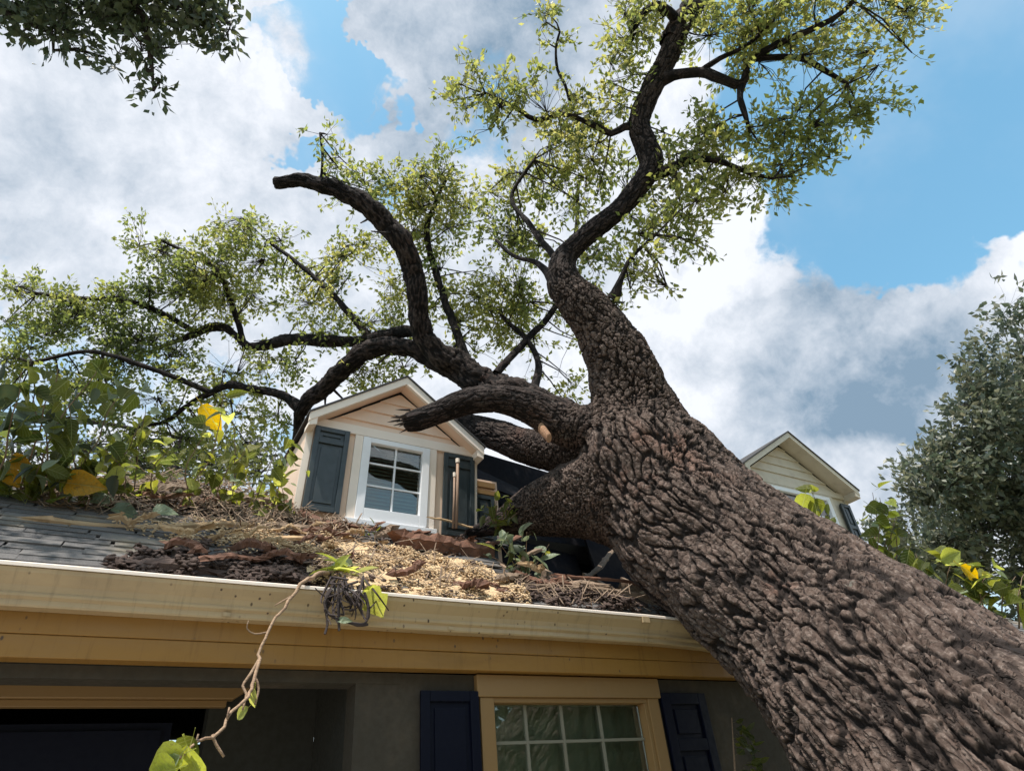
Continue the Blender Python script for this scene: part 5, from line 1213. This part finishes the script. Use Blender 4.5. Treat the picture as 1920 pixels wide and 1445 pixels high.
for (x, y, d_, sz, an, k_, m_) in [(478, 1290, 3.12, 0.115, 1.75, 1, LIME_LEAF), (466, 1325, 3.08, 0.10, 2.45, 1, LIME_LEAF), (350, 1395, 2.86, 0.17, 1.45, 1, LIME_LEAF), (362, 1380, 2.87, 0.14, 1.9, 0, GREEN_LEAF), (345, 1412, 2.84, 0.19, 2.75, 0, LIME_LEAF), (338, 1415, 2.84, 0.17, 2.35, 1, PALE_LEAF), (352, 1400, 2.84, 0.20, 1.3, 1, LIME_LEAF), (330, 1440, 2.83, 0.16, 2.9, 0, LIME_LEAF)]:
    put_leaf(hv, onY(x, y, d_), right_np*math.cos(an)-upv_np*math.sin(an), -fwd_np+upv_np*0.8+rng.normal(0, 0.15, 3), sz*0.78, k_, m_)

rc = empty('root_clump', tuple(onY(650, 1110, 3.34)), 'torn clump of dark roots hanging over the gutter with lime leaves on top', 'roots')
q = MB(); ROOT = wood_mat("dark_root", (0.075, 0.05, 0.045), (0.03, 0.02, 0.02), 40)
for k in range(34):
    x0, y0 = random.uniform(620, 685), random.uniform(1078, 1108); x1, y1 = x0+random.uniform(-30, 30), y0+random.uniform(5, 50); x2, y2 = x1+random.uniform(-25, 25), y1+random.uniform(-20, 35)
    y2 = min(y2, 1172)
    n_ = spline(ny([(x0, y0, 3.38, 2.4), (x1, y1, 3.29+random.uniform(-.04, .04), 2.0), (x2, y2, 3.28+random.uniform(-.06, .06), 1.1)]), 0.03); q.tube(n_[:, :3], n_[:, 3], 4)
for rows in ([(622, 1105), (608, 1128), (618, 1152), (650, 1165), (685, 1168), (692, 1140), (683, 1110)], [(636, 1100), (634, 1140), (636, 1182)], [(612, 1150), (614, 1170), (609, 1188)], [(640, 1160), (670, 1172), (690, 1170)], [(672, 1108), (690, 1130), (688, 1160)]):
    n_ = spline(ny([(x, y, 3.27, 2.6) for x, y in rows]), 0.03); q.tube(n_[:, :3], n_[:, 3], 5)
q.build('roots', ROOT, rc)
for k in range(11):
    an = random.uniform(-0.5, 3.6); put_leaf(rc, onY(640+random.uniform(-25, 25), 1062+random.uniform(-10, 15), 3.5), right_np*math.cos(an)+upv_np*abs(math.sin(an))*0.5, en+rng.normal(0, 0.3, 3), random.uniform(0.09, 0.15), 1, pick([(LIME_LEAF, 4), (GREEN_LEAF, 1), (PALE_LEAF, 1)]))
put_leaf(rc, onY(692, 1105, 3.29), right_np*0.5-upv_np, -fwd_np+upv_np*0.9, 0.17, 2, LIME_LEAF)
put_leaf(rc, onY(632, 1162, 3.27), right_np, -fwd_np+upv_np, 0.07, 1, PALE_LEAF)

def sprig(name, px, py, d, n, size, ws, label, spread=45, stemn=4):
    t = empty(name, tuple(P(px, py, d)), label, 'sprig'); st = []
    for k in range(stemn):
        an = random.uniform(0.2, 2.9); st.append([P(px, py+20, d), P(px+math.cos(an)*spread*0.5, py+10-math.sin(an)*spread*0.5, d-0.03), P(px+math.cos(an)*spread, py-math.sin(an)*spread, d-random.uniform(0, 0.15))])
    vine(t, st, n, size, ws, kinds=(1,), r=0.006, spread=0.03); return t
sprig('oak_sprig', 985, 1065, 5.1, 8, 0.13, [(PALE_LEAF, 4), (GREEN_LEAF, 2), (DARK_LEAF, 2)], 'torn sprig of long grey green leaves at the edge of the dark hole', 65, 5)
sprig('oak_sprig', 930, 975, 5.5, 8, 0.085, [(GREEN_LEAF, 4), (DARK_LEAF, 2)], 'small leafy green sprig right of the right shutter', 40, 6)
sprig('oak_sprig', 700, 1000, 5.2, 5, 0.05, [(GREEN_LEAF, 4)], 'tiny green tuft below the dormer window', 20, 3)

# sapling by the lower wall
sp = empty('sapling', (4.0, 3.35, 0), 'thin leafy sapling against the wall right of the navy shutter', 'plant')
tp = onY(1372, 1345, 3.35); tp2 = onY(1378, 1445, 3.35)
MB().tube([(4.0, 3.35, 0), (3.95, 3.35, 0.9), tuple(tp2), tuple(tp)], [0.012, 0.01, 0.007, 0.003], 6).build('stem', VINEW, sp)
for k in range(46):
    t = random.random(); p = onY(1378+random.uniform(0, 58)*t**0.5, 1350+t*120, 3.33+random.uniform(-0.05, 0.05)); put_leaf(sp, p, right_np*random.uniform(0.2, 1)-upv_np*random.uniform(-0.2, 1), -fwd_np+rng.normal(0, 0.6, 3), random.uniform(0.045, 0.085), 1, pick([(GREEN_LEAF, 3), (DARK_LEAF, 2)]))

print('tris', sum(len(o.data.polygons) for o in scene.objects if o.type == 'MESH'))
